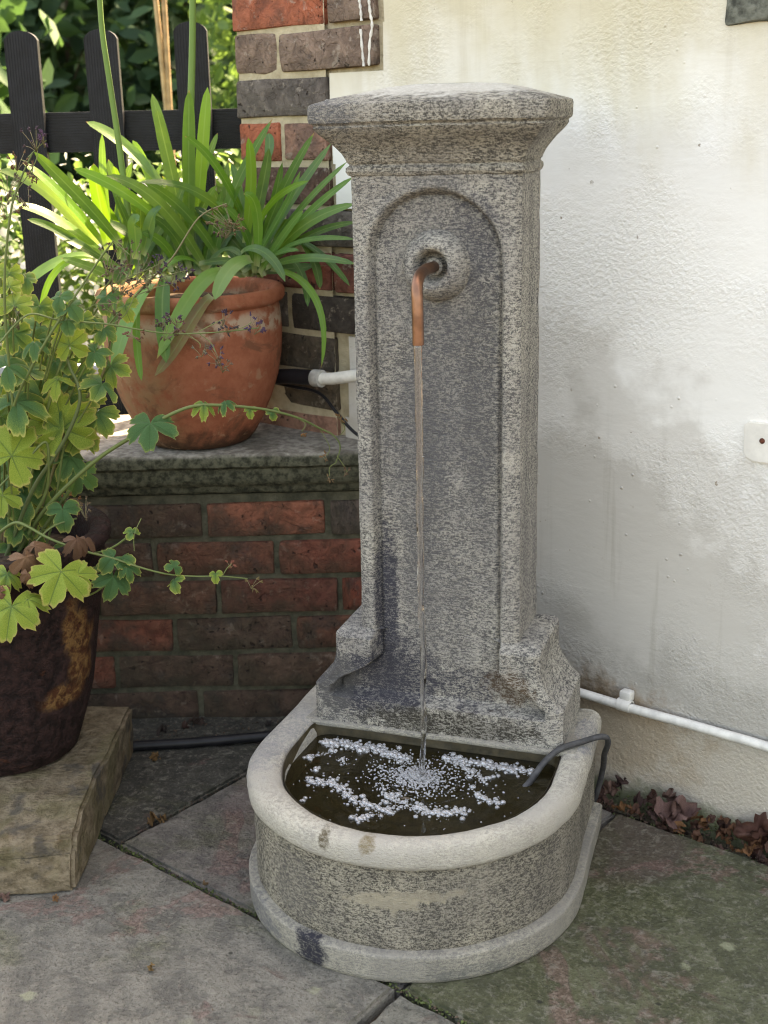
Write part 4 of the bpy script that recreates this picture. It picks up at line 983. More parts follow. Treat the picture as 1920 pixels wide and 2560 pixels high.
for i in range(74):                       # the fill of the clump
    bx, by = (rng.normal(1080, 40), rng.normal(1190, 20)) if i % 3 == 0 else (rng.uniform(500, 930), rng.normal(1180, 25))
    ang = rng.normal(0, .55); L = rng.uniform(230, 420); tx, ty = bx + math.sin(ang) * L, by - math.cos(ang) * L
    bend = rng.normal(0, 45)
    strap([(bx, by), (bx + (tx - bx) * .3 + bend * .3, by + (ty - by) * .45), (bx + (tx - bx) * .7 + bend, by + (ty - by) * .85), (tx + bend, ty)], rng.uniform(34, 50), MC + rng.uniform(-.04, .06), MC + rng.uniform(-.02, .12), DK if rng.random() < .5 else None)
def trace(pts, Y, n=6):
    P = []
    for i, (a, b) in enumerate(pts): P.append(atY(a * Z1, b * Z1, Y if not isinstance(Y, (list, tuple)) else Y[i]))
    return spline(P, n)
for pts, w in (([(424, -120), (440, 120), (470, 330), (505, 560), (530, 740), (560, 960), (600, 1150)], .0052), ([(832, -120), (832, 120), (828, 320), (822, 520), (818, 800), (815, 1150)], .0062)):
    P = [p - aga.location for p in trace(pts, MC - .01)]; tube('flower_stalk', P, [w * (.85 + .3 * i / len(P)) for i in range(len(P))], M_STEM, aga, 10, (.13, .235, .05))

# ================================================================== STONE BLOCK, IRON POT, GERANIUM
blk = empty('stone_block', (-.66, 1.88, 0)); tag(blk, 'rough mossy sandstone block on the paving carrying the rusty iron pot', 'stone block')
bm = bmesh.new(); low_ = [(.189, -.222), (.196, .225), (-.22, .235), (-.22, -.262), (.072, -.235)]; hi_ = [(.190, -.205), (.203, .210), (-.215, .22), (-.215, -.235), (.085, -.222)]
vb = [bm.verts.new((x, y, .0)) for x, y in low_]; vt = [bm.verts.new((x, y, .1)) for x, y in hi_]
bm.faces.new(vt); bm.faces.new(vb[::-1])
for i in range(5): bm.faces.new((vb[i], vb[(i + 1) % 5], vt[(i + 1) % 5], vt[i]))
bmesh.ops.recalc_face_normals(bm, faces=bm.faces); bmesh.ops.triangulate(bm, faces=[f_ for f_ in bm.faces if len(f_.verts) > 4])
bmesh.ops.bevel(bm, geom=[e for e in bm.edges if e.calc_face_angle(0) > .4], offset=.006, segments=2, affect='EDGES')
for _ in range(4): bmesh.ops.subdivide_edges(bm, edges=[e for e in bm.edges if e.calc_length() > .02], cuts=1, use_grid_fill=True)
for v_ in bm.verts:
    q = v_.co.copy()
    if q.z > .02:
        step = 0
        # a spalled layer near the front edge
        d = q.y + .12 + .35 * (q.x - .05) + nz(q, 14, 3) * .03
        if q.z > .07: step = -.013 * sst(d, .0, -.012) - .010 * sst(d + .06, 0, -.010)
        v_.co.z += step + fbm(q, 11, 4, 2) * .003
    v_.co.x += fbm(q, 16, 4, 7) * .0035; v_.co.y += fbm(q, 16, 4, 5) * .004
obj('block_body', bm_mesh('block_body', bm, True, 45), M_SAND, blk)

IP = Vector((-.637, 1.94, .1))
iron = empty('iron_pot', IP); tag(iron, 'rusty dark iron pot on the sandstone block holding the geranium', 'pot')
tp = [(.0, .0), (.106, .0), (.115, .005), (.124, .03), (.137, .07), (.149, .113), (.157, .16), (.166, .215), (.174, .265), (.182, .31), (.187, .350), (.196, .360), (.1985, .367), (.197, .375), (.190, .380), (.172, .379), (.166, .374), (.163, .362), (.160, .31)]
v, f = lathe_data(tp, 80, .0018, 16, 4); obj('pot_body', mesh('pot_body', v, f, True, 60), M_IRON, iron)
v, f = lathe_data([(.0, .335), (.08, .338), (.14, .332), (.163, .325)], 36, .008, 50, 3); obj('soil', mesh('soil', v, f), M_SOIL, iron)

ger = empty('geranium', IP + Vector((0, 0, .31))); tag(ger, 'straggly geranium with yellowing lobed leaves and dried flower stems in iron pot', 'plant')
def gleaf(seed, lobes=5, cup=.25, cut=.42):
    rr = random.Random(seed); nA, nR = 91, 5; v, f, data = [(0, 0, 0)], [], [(0, 0, 0)]
    half = R(160); cent = [(-1 + 2 * (i + .5) / lobes) * half for i in range(lobes)]; sc = [1 - .16 * abs(i - (lobes - 1) / 2) / (lobes / 2) + rr.uniform(-.07, .07) for i in range(lobes)]
    ph = rr.random() * 6; jit = [rr.uniform(-.035, .035) for _ in range(nA)]
    for j in range(1, nR + 1):
        for i in range(nA):
            th = -half - R(8) + (2 * half + R(16)) * i / (nA - 1)
            d = [abs(th - c) / (half / lobes) for c in cent]; k_ = min(range(lobes), key=lambda q: d[q]); dd = min(1.2, d[k_])
            tooth = abs(((th - cent[k_]) / (half / lobes) * 2.0 + .5) % 1 - .5) * 2          # pointed teeth on every lobe
            outline = sc[k_] * (1 - cut * dd ** 3.2) + .12 * (tooth - .5) * (1 - .35 * dd) + jit[i]
            outline *= 1 - .5 * max(0, (abs(th) - half) / R(8))
            rd = outline * j / nR
            fold = .30 * (1 - min(1, dd)) - .14
            z = -cup * rd * rd - fold * rd + .09 * math.sin(th * 2 + ph) * rd * rd * 2 + .07 * math.sin(th * 7 + ph * 2) * rd ** 2
            v.append((rd * math.sin(th), rd * math.cos(th), z)); data.append((j / nR, dd * rd if dd < 1 else rd, 0))
    for i in range(nA - 1): f.append((0, 1 + i + 1, 1 + i))
    for j in range(nR - 1):
        for i in range(nA - 1): a = 1 + j * nA + i; f.append((a, a + 1, a + nA + 1, a + nA))
    me = mesh('leaf', v, f); at = me.attributes.new('leafdata', 'FLOAT_VECTOR', 'POINT'); at.data.foreach_set('vector', np.array(data, float).ravel()); me.materials.append(M_GLEAF); return me
GL = [gleaf(1, 5, .25), gleaf(2, 5, .5, .45), gleaf(3, 5, .12, .36), gleaf(4, 5, .8, .5), gleaf(5, 3, .4, .6), gleaf(6, 5, 1.3, .5)]
def place_leaf(px, py, Y, size_px, yellow, roll=0, face=.6, kind=None, stem=None, aim=None, parent=ger):
    p = atY(px, py, Y); dep = (p - CAMP).length; s = size_px * DD * dep / FPX * .5
    n = ((CAMP - p).normalized() * face + Vector((0, 0, 1)) * (1 - face) + Vector((rng.normal() * .22, rng.normal() * .12, rng.normal() * .12))).normalized() if aim is None else Vector(aim).normalized()
    rt = Vector((math.cos(R(roll)), 0, math.sin(R(roll)))); yv = n.cross(rt).normalized(); xv = yv.cross(n)
    mt = Matrix((xv, yv, n)).transposed().to_4x4(); mt.translation = p - parent.location
    o = obj('leaf', GL[kind if kind is not None else int(rng.integers(3))], None, parent); o.matrix_local = mt @ Matrix.Diagonal((s, s * rng.uniform(.9, 1.08), s, 1)); o.color = (yellow, 0, 0, 1)
    if stem:
        q = [p] + [atY(a, b, y_) for a, b, y_ in stem]; P = [x - parent.location for x in bez(q, 8)]
        tube('petiole', P, .0016, M_STEM, parent, 5, (.13, .17, .05))
    return o
SG, SY = (.12, .16, .05), (.17, .20, .07)
def stem(pts, r0, r1, col=SG, n=6, sides=7):
    P = [x - ger.location for x in spline([atY(a, b, y) for a, b, y in pts], n)]
    return tube('stem', P, [r0 + (r1 - r0) * i / (len(P) - 1) for i in range(len(P))], M_STEM, ger, sides, col)
# main stems read off the photograph (px, py, depth)
stem([(20, 1230, 1.97), (90, 1110, 1.95), (200, 1000, 1.93), (300, 935, 1.92), (380, 890, 1.92), (440, 875, 1.93), (540, 880, 1.95), (600, 890, 1.96), (650, 905, 1.97), (690, 925, 1.98), (720, 940, 1.98), (735, 965, 1.98), (725, 1000, 1.98)], .0038, .0009)
stem([(0, 1150, 1.88), (30, 1130, 1.86), (55, 1135, 1.85), (110, 1165, 1.84), (180, 1190, 1.83), (240, 1205, 1.83), (300, 1225, 1.83), (360, 1240, 1.84), (420, 1245, 1.85), (480, 1245, 1.85), (535, 1250, 1.86)], .0027, .0008)
stem([(10, 1210, 1.95), (70, 1060, 1.93), (115, 990, 1.92), (150, 930, 1.91), (172, 870, 1.90), (168, 830, 1.90), (150, 790, 1.90), (140, 740, 1.90), (150, 728, 1.90), (180, 722, 1.90)], .0034, .0018, (.09, .12, .045))
stem([(20, 1190, 1.96), (95, 1075, 1.94), (105, 1000, 1.92), (98, 955, 1.91), (60, 990, 1.90), (0, 1050, 1.88)], .0028, .0016)
stem([(0, 600, 1.9), (20, 780, 1.93), (30, 900, 1.96), (30, 1180, 1.98)], .002, .0026)
stem([(20, 1200, 1.95), (20, 1050, 1.93), (25, 900, 1.9), (60, 810, 1.88), (110, 720, 1.86), (175, 620, 1.86), (215, 560, 1.86), (245, 520, 1.86)], .0028, .0012)
stem([(60, 1190, 1.97), (120, 1000, 1.96), (150, 900, 1.96), (195, 850, 1.96), (225, 800, 1.95), (250, 700, 1.95), (310, 620, 1.95), (370, 560, 1.95), (430, 470, 1.96), (490, 440, 1.97)], .0028, .001, (.16, .14, .06))
stem([(0, 740, 1.85), (60, 680, 1.86), (130, 692, 1.87), (230, 700, 1.88), (300, 712, 1.89), (360, 720, 1.9), (430, 720, 1.9), (500, 715, 1.91), (560, 708, 1.91)], .0016, .0009)
stem([(30, 900, 1.9), (10, 650, 1.86), (20, 480, 1.85), (40, 400, 1.85), (70, 330, 1.85)], .0022, .0012)
stem([(165, 1120, 1.93), (110, 1140, 1.90), (60, 1190, 1.88)], .0016, .0016)
stem([(150, 1060, 1.96), (60, 1190, 1.98), (20, 1230, 2.0)], .003, .003)
for i in range(14):
    a = rng.uniform(-20, 150); stem([(a * .6, 1230, 1.99), (a * .8, 1130, 1.97), (a, rng.uniform(940, 1060), rng.uniform(1.9, 2.05))], .0024, .0015, SG if i % 2 else (.19, .14, .07))
def seeds(px, py, Y, n=9, r=.013, col=(.085, .055, .045), stemcol=(.20, .17, .09)):
    c = atY(px, py, Y) - ger.location; v, f, ends = [], [], []; n = int(n * .9); r *= 1.05
    for i in range(n):
        d = Vector((rng.normal(), rng.normal() * .7, rng.normal())).normalized() * r * rng.uniform(.55, 1.3); p = c + d; ends.append(p)
        for _ in range(4):                                   # each dried flower is a few papery points
            a = (d.normalized() + Vector((rng.normal(), rng.normal(), rng.normal())) * .55).normalized(); b_ = a.orthogonal().normalized(); L = rng.uniform(.0035, .0070); w = .0013
            k0 = len(v); v += [p, p + a * L * .5 + b_ * w, p + a * L, p + a * L * .5 - b_ * w, p + a * L * .5 + a.cross(b_) * w * .8]
            f += [(k0, k0 + 1, k0 + 4), (k0 + 1, k0 + 2, k0 + 4), (k0 + 2, k0 + 3, k0 + 4), (k0 + 3, k0, k0 + 4), (k0, k0 + 3, k0 + 2, k0 + 1)]
        k0 = len(v); v += [p + Vector(w_) * .0017 for w_ in IV1]; f += [tuple(k0 + x for x in t) for t in IF1]
    o = obj('flower_head', mesh('flower_head', v, f), M_SEED, ger, color=tuple(min(1, x * rng.uniform(.9, 1.5)) for x in col))
    v, f = [], []; root = c + Vector((rng.normal() * .4, 0, -1.1)) * r
    for e in ends:
        tv, tf = tube_data([root, root.lerp(e, .5) + Vector((0, 0, .1)) * r, e], .00045, 4); b = len(v); v += tv; f += [tuple(b + x for x in t) for t in tf]
    obj('flower_stalklets', mesh('flower_stalklets', v, f), M_STEM, o, color=stemcol)
PUR, BRN, RST = (.060, .038, .052), (.13, .085, .055), (.20, .10, .05)
for px, py, Y, n, r, c in ((75, 298, 1.85, 12, .016, PUR), (100, 300, 1.85, 8, .010, (.07, .042, .11)), (40, 345, 1.85, 10, .013, BRN), (70, 365, 1.85, 9, .012, BRN), (20, 400, 1.85, 12, .018, BRN), (45, 425, 1.85, 9, .013, BRN),
        (10, 445, 1.85, 10, .016, BRN), (480, 470, 1.97, 14, .017, BRN), (500, 490, 1.97, 12, .015, BRN), (520, 485, 1.97, 8, .010, BRN), (470, 495, 1.97, 8, .010, BRN), (240, 560, 1.93, 14, .022, BRN), (280, 545, 1.93, 12, .018, BRN),
        (310, 580, 1.93, 14, .020, BRN), (345, 570, 1.93, 10, .014, PUR), (370, 590, 1.93, 12, .016, PUR), (405, 582, 1.93, 7, .009, (.065, .04, .09)), (290, 600, 1.93, 14, .022, BRN), (250, 600, 1.93, 12, .020, BRN), (330, 605, 1.93, 10, .016, BRN), (380, 612, 1.93, 6, .009, PUR),
        (350, 690, 1.9, 8, .010, PUR), (375, 688, 1.9, 8, .010, PUR), (360, 715, 1.9, 10, .013, BRN), (385, 705, 1.9, 8, .010, BRN), (480, 685, 1.91, 9, .012, PUR), (492, 705, 1.91, 9, .010, PUR), (543, 695, 1.91, 7, .009, (.065, .042, .085)), (562, 708, 1.91, 7, .009, (.065, .042, .085)),
        (430, 755, 1.91, 7, .010, BRN), (465, 765, 1.91, 12, .015, (.10, .055, .075)), (480, 785, 1.91, 9, .012, BRN), (290, 720, 1.89, 8, .012, BRN), (245, 660, 1.9, 9, .014, BRN), (548, 1258, 1.86, 7, .009, RST), (500, 1217, 1.86, 6, .007, RST), (705, 985, 1.98, 5, .006, RST),
        (712, 1030, 1.98, 5, .006, RST), (735, 905, 1.98, 6, .007, RST), (652, 935, 1.97, 4, .005, RST), (750, 1020, 1.98, 5, .005, RST), (30, 690, 1.87, 8, .013, BRN), (180, 1098, 1.93, 10, .014, (.16, .11, .05)), (145, 1080, 1.96, 10, .015, RST)):
    seeds(px, py, Y, n, r, c)
def twig(pts, Y, r=.0007, col=SY): tube('stem', [x - ger.location for x in spline([atY(a, b, Y) for a, b in pts], 4)], r, M_STEM, ger, 5, col)
for pts, Y in (([(430, 720), (455, 740), (465, 760)], 1.905), ([(400, 720), (430, 740), (432, 752)], 1.905), ([(430, 716), (460, 700), (480, 690)], 1.905), ([(360, 720), (355, 700), (352, 690)], 1.9), ([(372, 718), (385, 700), (378, 688)], 1.9), ([(500, 715), (530, 705), (543, 696)], 1.91),
        ([(735, 940), (745, 925), (735, 905)], 1.98), ([(725, 1000), (712, 1010), (712, 1028)], 1.98), ([(728, 985), (742, 1005), (750, 1020)], 1.98), ([(640, 903), (660, 915), (652, 932)], 1.97), ([(690, 925), (712, 965), (706, 983)], 1.98), ([(480, 1245), (490, 1228), (500, 1218)], 1.86), ([(60, 340), (80, 320), (100, 303)], 1.85), ([(60, 350), (45, 345)], 1.85),
        ([(60, 380), (80, 340), (78, 305)], 1.85), ([(30, 420), (45, 400), (70, 366)], 1.85), ([(430, 455), (470, 475), (480, 470)], 1.97), ([(440, 450), (480, 480), (500, 490)], 1.97), ([(245, 520), (280, 550)], 1.92), ([(250, 610), (300, 590), (345, 570)], 1.93), ([(260, 640), (310, 610), (405, 583)], 1.93), ([(240, 620), (245, 590), (240, 560)], 1.93), ([(290, 640), (340, 620), (380, 612)], 1.93), ([(160, 690), (200, 660), (245, 655)], 1.9), ([(240, 700), (270, 680), (290, 640)], 1.92), ([(290, 1190), (290, 1155), (305, 1120)], 1.84)):
    twig(pts, Y)
# leaves: px, py, Y, size px, yellowing, roll, facing, variant
GLS = [(325, 915, 1.90, 125, .10, 180, .55, 0), (440, 872, 1.93, 60, .45, 200, .3, 3), (486, 868, 1.94, 50, .2, 150, .35, 3), (540, 885, 1.95, 34, .5, 180, .7, 4), (588, 890, 1.96, 34, .3, 190, .7, 4),
       (135, 925, 1.93, 165, .62, 10, .85, 2), (25, 985, 1.88, 150, .75, 330, .7, 0), (35, 870, 1.90, 140, .25, 300, .45, 1), (130, 870, 1.95, 150, .32, 60, .4, 1), (220, 830, 1.91, 95, .30, 170, .5, 0), (150, 745, 1.89, 90, .62, 10, .8, 2), (205, 760, 1.90, 70, .22, 140, .6, 1),
       (210, 890, 1.96, 110, .35, 140, .8, 0), (125, 820, 1.90, 85, .62, 60, .4, 3), (150, 985, 1.97, 100, .16, 170, .5, 1), (40, 1060, 1.97, 140, .22, 200, .6, 0), (40, 1120, 1.96, 110, .2, 170, .6, 2), (5, 1070, 1.9, 90, .72, 180, .7, 0), (135, 1100, 1.92, 80, .18, 190, .6, 4),
       (245, 1205, 1.83, 70, .18, 120, .6, 4), (245, 1245, 1.83, 95, .12, 180, .7, 1), (262, 1205, 1.835, 60, .25, 30, .5, 4), (275, 1225, 1.83, 60, .2, 260, .5, 3), (376, 1225, 1.84, 44, .2, 350, .6, 4), (376, 1255, 1.84, 50, .35, 180, .6, 4), (465, 1240, 1.85, 34, .5, 180, .6, 4), (132, 1235, 1.72, 150, .95, 160, .8, 0), (168, 1240, 1.73, 85, 1.0, 220, .7, 1),
       (25, 1310, 1.70, 130, .66, 170, .6, 0), (60, 1295, 1.71, 90, .8, 210, .5, 3), (285, 1150, 1.84, 40, .35, 60, .6, 4), (30, 660, 1.88, 90, .55, 20, .5, 2), (20, 620, 1.9, 60, .6, 20, .5, 2), (130, 640, 1.86, 60, .15, 160, .6, 4), (150, 660, 1.86, 70, .12, 230, .6, 4), (145, 690, 1.87, 60, .12, 190, .6, 4), (75, 740, 1.88, 70, .15, 200, .3, 3), (15, 790, 1.88, 110, .18, 300, .5, 1),
       (60, 800, 1.93, 90, .3, 20, .5, 0), (175, 690, 1.92, 70, .4, 180, .7, 2), (130, 680, 1.94, 90, .6, 180, .7, 2), (195, 690, 1.93, 60, .3, 180, .5, 1), (225, 710, 1.93, 70, .3, 160, .6, 0), (30, 720, 1.92, 90, .3, 170, .6, 2), (240, 790, 1.95, 90, .4, 180, .6, 0), (270, 660, 1.94, 60, .5, 190, .6, 4), (85, 660, 1.93, 80, .4, 180, .6, 2), (90, 860, 1.97, 120, .3, 180, .7, 0),
       (70, 900, 1.98, 150, .35, 20, .7, 2), (0, 900, 1.95, 150, .4, 330, .7, 0), (90, 1010, 2.0, 130, .25, 170, .7, 2), (20, 1010, 2.0, 150, .3, 190, .7, 0), (100, 1080, 2.0, 110, .2, 190, .7, 1), (170, 930, 1.99, 110, .3, 160, .7, 2), (60, 960, 2.02, 140, .3, 170, .7, 0), (120, 780, 1.97, 100, .35, 180, .7, 0), (45, 760, 1.97, 110, .35, 170, .7, 2), (190, 850, 1.98, 80, .4, 180, .7, 0), (30, 1180, 1.97, 90, .3, 180, .6, 1), (70, 1150, 1.99, 90, .22, 180, .6, 1),
       (20, 590, 1.93, 70, .5, 180, .6, 2), (260, 580, 1.95, 60, .15, 180, .4, 4), (110, 1190, 1.95, 70, .3, 180, .6, 4), (230, 640, 1.95, 70, .2, 160, .5, 4), (55, 600, 1.95, 60, .3, 200, .5, 4), (15, 1240, 1.74, 80, .5, 180, .6, 3)]
for (px, py, Y, s, yl, ro, fc_, kd) in GLS:
    place_leaf(px, py, Y, s, yl, ro, fc_, kd, stem=None if px > 300 else [(px * .8, py + 60, Y + .02), (px * .5 + 20, py + 160 if py < 1000 else py + 40, Y + .05)])
for i in range(24):                        # the crowded heart of the plant
    px, py = rng.uniform(-20, 215), rng.uniform(690, 1190)
    if (px > 90 and py > 1030) or (px > 150 and py < 800): continue
    place_leaf(px, py, rng.uniform(1.97, 2.12), rng.uniform(55, 115), rng.choice([.1, .18, .25, .35, .5]), rng.uniform(120, 240), rng.uniform(.3, .85), int(rng.integers(5)))
# withered leaves over the rim
for px, py, Y, s, c in ((75, 1180, 1.76, 90, (.20, .10, .05)), (55, 1205, 1.74, 80, (.24, .13, .07)), (165, 1165, 1.77, 60, (.16, .08, .045)), (0, 1280, 1.71, 60, (.20, .09, .05)), (150, 1085, 1.95, 45, (.26, .15, .07)), (185, 1165, 1.80, 50, (.18, .09, .05)), (60, 1240, 1.72, 50, (.20, .10, .05))):
    o = place_leaf(px, py, Y, s, .5, rng.uniform(0, 360), .7, 5); o.material_slots[0].link = 'OBJECT'; o.material_slots[0].material = M_DRY; o.name = 'withered_leaf'; o.color = (*c, 1)

# ================================================================== FALLEN LEAVES AND LITTER
def crumple(seed, amp=.35, lob=5):
    rr = random.Random(seed); nA, nR = 40, 4; v, f = [(0, 0, .0)], []
    ph = rr.random() * 6
    for j in range(1, nR + 1):
        for i in range(nA):
            th = 2 * math.pi * i / nA; out = .70 + .16 * math.cos(th * lob + ph) + .12 * math.cos(th * 2 + ph * 2) + .07 * math.sin(th * 13 + ph) + .08 * rr.random(); rd = out * j / nR
            x, y = rd * math.cos(th), rd * math.sin(th) * .8
            z = amp * (mnoise.noise(Vector((x * 2.3 + seed * 5.1, y * 2.3, seed * .3))) * 1.6 + .5 * x * x * (1 if seed % 2 else -.6)) + .05 * rr.random() * j / nR
            v.append((x, y, z))
    for i in range(nA): f.append((0, 1 + i, 1 + (i + 1) % nA))
    for j in range(nR - 1):
        for i in range(nA): a = 1 + j * nA + i; b = 1 + j * nA + (i + 1) % nA; f.append((a, b, b + nA, a + nA))
    me = mesh('dry_leaf', v, f); me.materials.append(M_DRY); return me
CR = [crumple(i, .45 + .2 * (i % 3), (5, 3, 4, 2)[i % 4]) for i in range(8)]
DCOL = [(.16, .075, .05), (.11, .055, .042), (.21, .095, .05), (.26, .12, .05), (.09, .05, .045), (.19, .11, .085)]
def dry(px, py, z, size, col, lbl, grp=None, rot=None, kind=None):
    p = atZ(px, py, z); o = obj('fallen_leaf', CR[kind if kind is not None else int(rng.integers(8))], None, None, p, rot or (rng.normal() * .5, rng.normal() * .5, rng.random() * 6.28), size, col)
    return tag(o, lbl, 'dead leaf', grp)
dry(1640, 1800, .030, .046, (.13, .055, .04), 'large upright brown dead leaf against the foot of the rendered wall', rot=(1.15, .15, -.5), kind=2)
dry(1460, 1757, .022, .042, (.22, .125, .11), 'broad pale pinkish dead leaf lying in the gap below the wall', rot=(.35, -.2, .3), kind=1)
GAP = 'dead leaves heaped between paving and rendered wall'
DNAME = ['chestnut brown', 'dark umber', 'warm russet', 'orange tan', 'blackish brown', 'greyish pink']
for i in range(84):
    w_ = .80 + .60 * rng.random(); n_ = rng.uniform(.006, .072); p = wall(w_, n_, rng.uniform(-.014, .012) + (.014 if n_ < .04 else 0)); ci = int(rng.integers(6))
    o = obj('fallen_leaf', CR[int(rng.integers(8))], None, None, p, (rng.normal() * .7, rng.normal() * .7, rng.random() * 6.28), rng.uniform(.010, .021), DCOL[ci])
    tag(o, 'small crumpled %s dead leaf in the gap between paving and wall' % DNAME[ci], 'dead leaf', GAP + ', ' + DNAME[ci])
ON = 'withered scraps on the flagstones'
for px, py, s, c, lbl in ((335, 1635, .014, (.30, .17, .07), 'curled tan leaf scrap beside the black hose'), (332, 1768, .017, (.27, .16, .07), 'ragged tan leaf scrap on the open joint between flagstones'), (352, 1768, .009, (.24, .14, .06), 'tiny tan leaf crumb on the open joint beside the ragged scrap'),
        (120, 1940, .008, (.28, .14, .06), 'orange leaf crumb below the front of the sandstone block'), (326, 2090, .008, (.32, .2, .08), 'small orange leaf crumb alone on the large front flagstone'), (8, 1938, .013, (.25, .15, .12), 'pale flat dead leaf under the front edge of the sandstone block'),
        (425, 1558, .020, (.07, .045, .035), 'dark dead leaf at the foot of the low brick wall'), (350, 1575, .017, (.04, .032, .028), 'blackened dead leaf between hose and low brick wall'), (400, 1568, .012, (.10, .05, .04), 'small brown dead leaf behind the hose near brick wall'), (580, 1562, .010, (.03, .028, .026), 'black leaf scrap at the wall foot near the basin'), (443, 1908, .007, (.2, .12, .06), 'tiny brown crumb on the flagstone beside the basin plinth')):
    dry(px, py, .006, s, c, lbl)
# small debris nobody could count
V, F, b0 = [], [], 0
def chips(n, fn, smin, smax):
    global b0
    for _ in range(n):
        p = fn(); s = rng.uniform(smin, smax); q = np.array(Matrix.Rotation(rng.random() * 6, 3, Vector((rng.normal(), rng.normal(), rng.normal() + .01)).normalized()))
        V.append((IV1 * (s, s * rng.uniform(.4, .9), s * .35)) @ q.T + np.array(p)); F.extend(tuple(b0 + i for i in t) for t in IF1); b0 += len(IV1)
chips(700, lambda: wall(rng.uniform(.7, 1.7), rng.uniform(.0, .062), rng.uniform(-.024, -.008)), .0015, .006)
chips(260, lambda: wall(rng.uniform(.1, 1.4), .6295 + rng.normal() * .003, -.006 + rng.random() * .004), .001, .003)
chips(120, lambda: wall(.277 + rng.normal() * .002, rng.uniform(.1, .62), -.006 + rng.random() * .004), .001, .003)
chips(150, lambda: (rng.uniform(-.6, -.02), rng.uniform(2.14, 2.22), .001), .001, .004)
chips(130, lambda: wall(rng.uniform(.2, 1.6), rng.uniform(.07, 1.2), .001), .0005, .0018)
li = obj('litter', mesh('litter', np.concatenate(V), F), simple('leaf_litter', (.09, .06, .042), .9, 120, .7)); V, F, b0 = [], [], 0
chips(900, lambda: wall(rng.uniform(.1, .85) if rng.random() < .7 else rng.uniform(.85, 1.4), .629 + rng.normal() * .0035 + (.0), -.007 + rng.random() * .006), .0012, .0032)
chips(500, lambda: wall(rng.uniform(.78, 1.6), rng.choice([.004, .064]) + abs(rng.normal()) * .003, -.012 + rng.random() * .012), .0012, .0035)
mo = obj('moss', mesh('moss', np.concatenate(V), F), simple('joint_moss', (.065, .085, .025), .95, 90, .5)); tag(mo, 'green moss growing in the joints of the paving', 'moss', kind='stuff')
tag(li, 'fine brown leaf litter along the foot of the walls', 'litter', kind='stuff')

# ================================================================== GARDEN BEYOND THE FENCE
def leaf_cloud(n, blobs, size, flat=.5, seed=1, shape=(1, .45)):
    r_ = np.random.default_rng(seed); V, F = [], []; tot = sum(b[3] * b[4] * b[5] for b in blobs); b0 = 0
    for (cx, cy, cz, rx, ry, rz) in blobs:
        k_ = int(n * rx * ry * rz / tot) + 1
        d = r_.normal(size=(k_, 3)); d /= np.linalg.norm(d, axis=1, keepdims=True); rad = r_.random(k_) ** (1 / 2.2)
        P = d * rad[:, None] * np.array((rx, ry, rz)) + (cx, cy, cz)
        keep = np.array([mnoise.noise(Vector(p) * 4.0) > -.22 for p in P]); P = P[keep]; d = d[keep]
        a = d + r_.normal(size=P.shape) * .8 + (0, 0, .3); a /= np.linalg.norm(a, axis=1, keepdims=True)
        b = np.cross(a, r_.normal(size=P.shape)); b /= np.linalg.norm(b, axis=1, keepdims=True); c = np.cross(a, b)
        s = size * r_.uniform(.6, 1.3, len(P))[:, None]
        for u, w, h in ((-1, 0, 0), (-.3, shape[1], .12), (.45, shape[1] * .8, .1), (1, 0, -.15), (.45, -shape[1] * .8, .1), (-.3, -shape[1], .12)): V.append(P + b * s * u + c * s * w + a * s * h)
        m_ = len(P); base = b0
        for i in range(m_):
            q = [base + k2 * m_ + i for k2 in range(6)]; F.append((q[0], q[1], q[2], q[3])); F.append((q[0], q[3], q[4], q[5]))
        b0 += 6 * m_
    return np.concatenate(V), F
def shrub(name, label, cat, base, blobs, n, size, mat, seed, group=None, trunk=.02, shape=(1, .45)):
    t = empty(name, base); V, F = leaf_cloud(n, blobs, size, seed=seed, shape=shape); obj('foliage', mesh('foliage', V, F), mat, t)
    v, f = [], []; r_ = random.Random(seed)
    for (cx, cy, cz, rx, ry, rz) in blobs:
        tv, tf = tube_data(spline([(r_.uniform(-.05, .05), r_.uniform(-.05, .05), 0), (cx * .4, cy * .4, cz * .45), (cx, cy, cz), (cx + rx * .2, cy, cz + rz * .6)], 4), [trunk * (1 - .8 * i / 12) for i in range(13)], 6); b = len(v); v += tv; f += [tuple(b + i for i in q) for q in tf]
    obj('trunk', mesh('trunk', v, f), M_BARK, t); return tag(t, label, cat, group)
shrub('shrub', 'dense dark evergreen shrub seen between the pickets', 'shrub', (-1.55, 6.4, 0), [(0, 0, .9, .9, .6, .9), (-.7, .2, 1.4, .8, .6, .8), (.6, .1, 1.3, .7, .5, .8), (.1, .3, 2.0, .9, .6, .7)], 5200, .075, M_SHRUB_DK, 3)
shrub('shrub', 'large leaved mid green shrub left of the dark evergreen', 'shrub', (-1.6, 4.9, 0), [(0, 0, .8, .45, .35, .7), (-.3, .1, 1.3, .4, .35, .5), (.15, .1, 1.45, .3, .3, .35)], 1500, .062, M_SHRUB_MID, 5, shape=(1, .5))
shrub('shrub', 'bright yellow green sunlit shrub beside the brick corner', 'shrub', (-.42, 5.2, 0), [(0, 0, .6, .35, .4, .6), (.1, .1, 1.25, .4, .4, .55), (.0, .2, 1.8, .4, .4, .5)], 4200, .034, M_SHRUB_LT, 7)
wf_ = shrub('flowering_shrub', 'pale leafed shrub covered in tiny white flowers behind the fence', 'shrub', (-.82, 3.35, 0), [(-.25, 0, .70, .36, .25, .40), (.30, .05, .72, .40, .25, .38), (0, .1, .45, .45, .3, .45)], 5200, .022, M_SHRUB_LT, 9, trunk=.012)
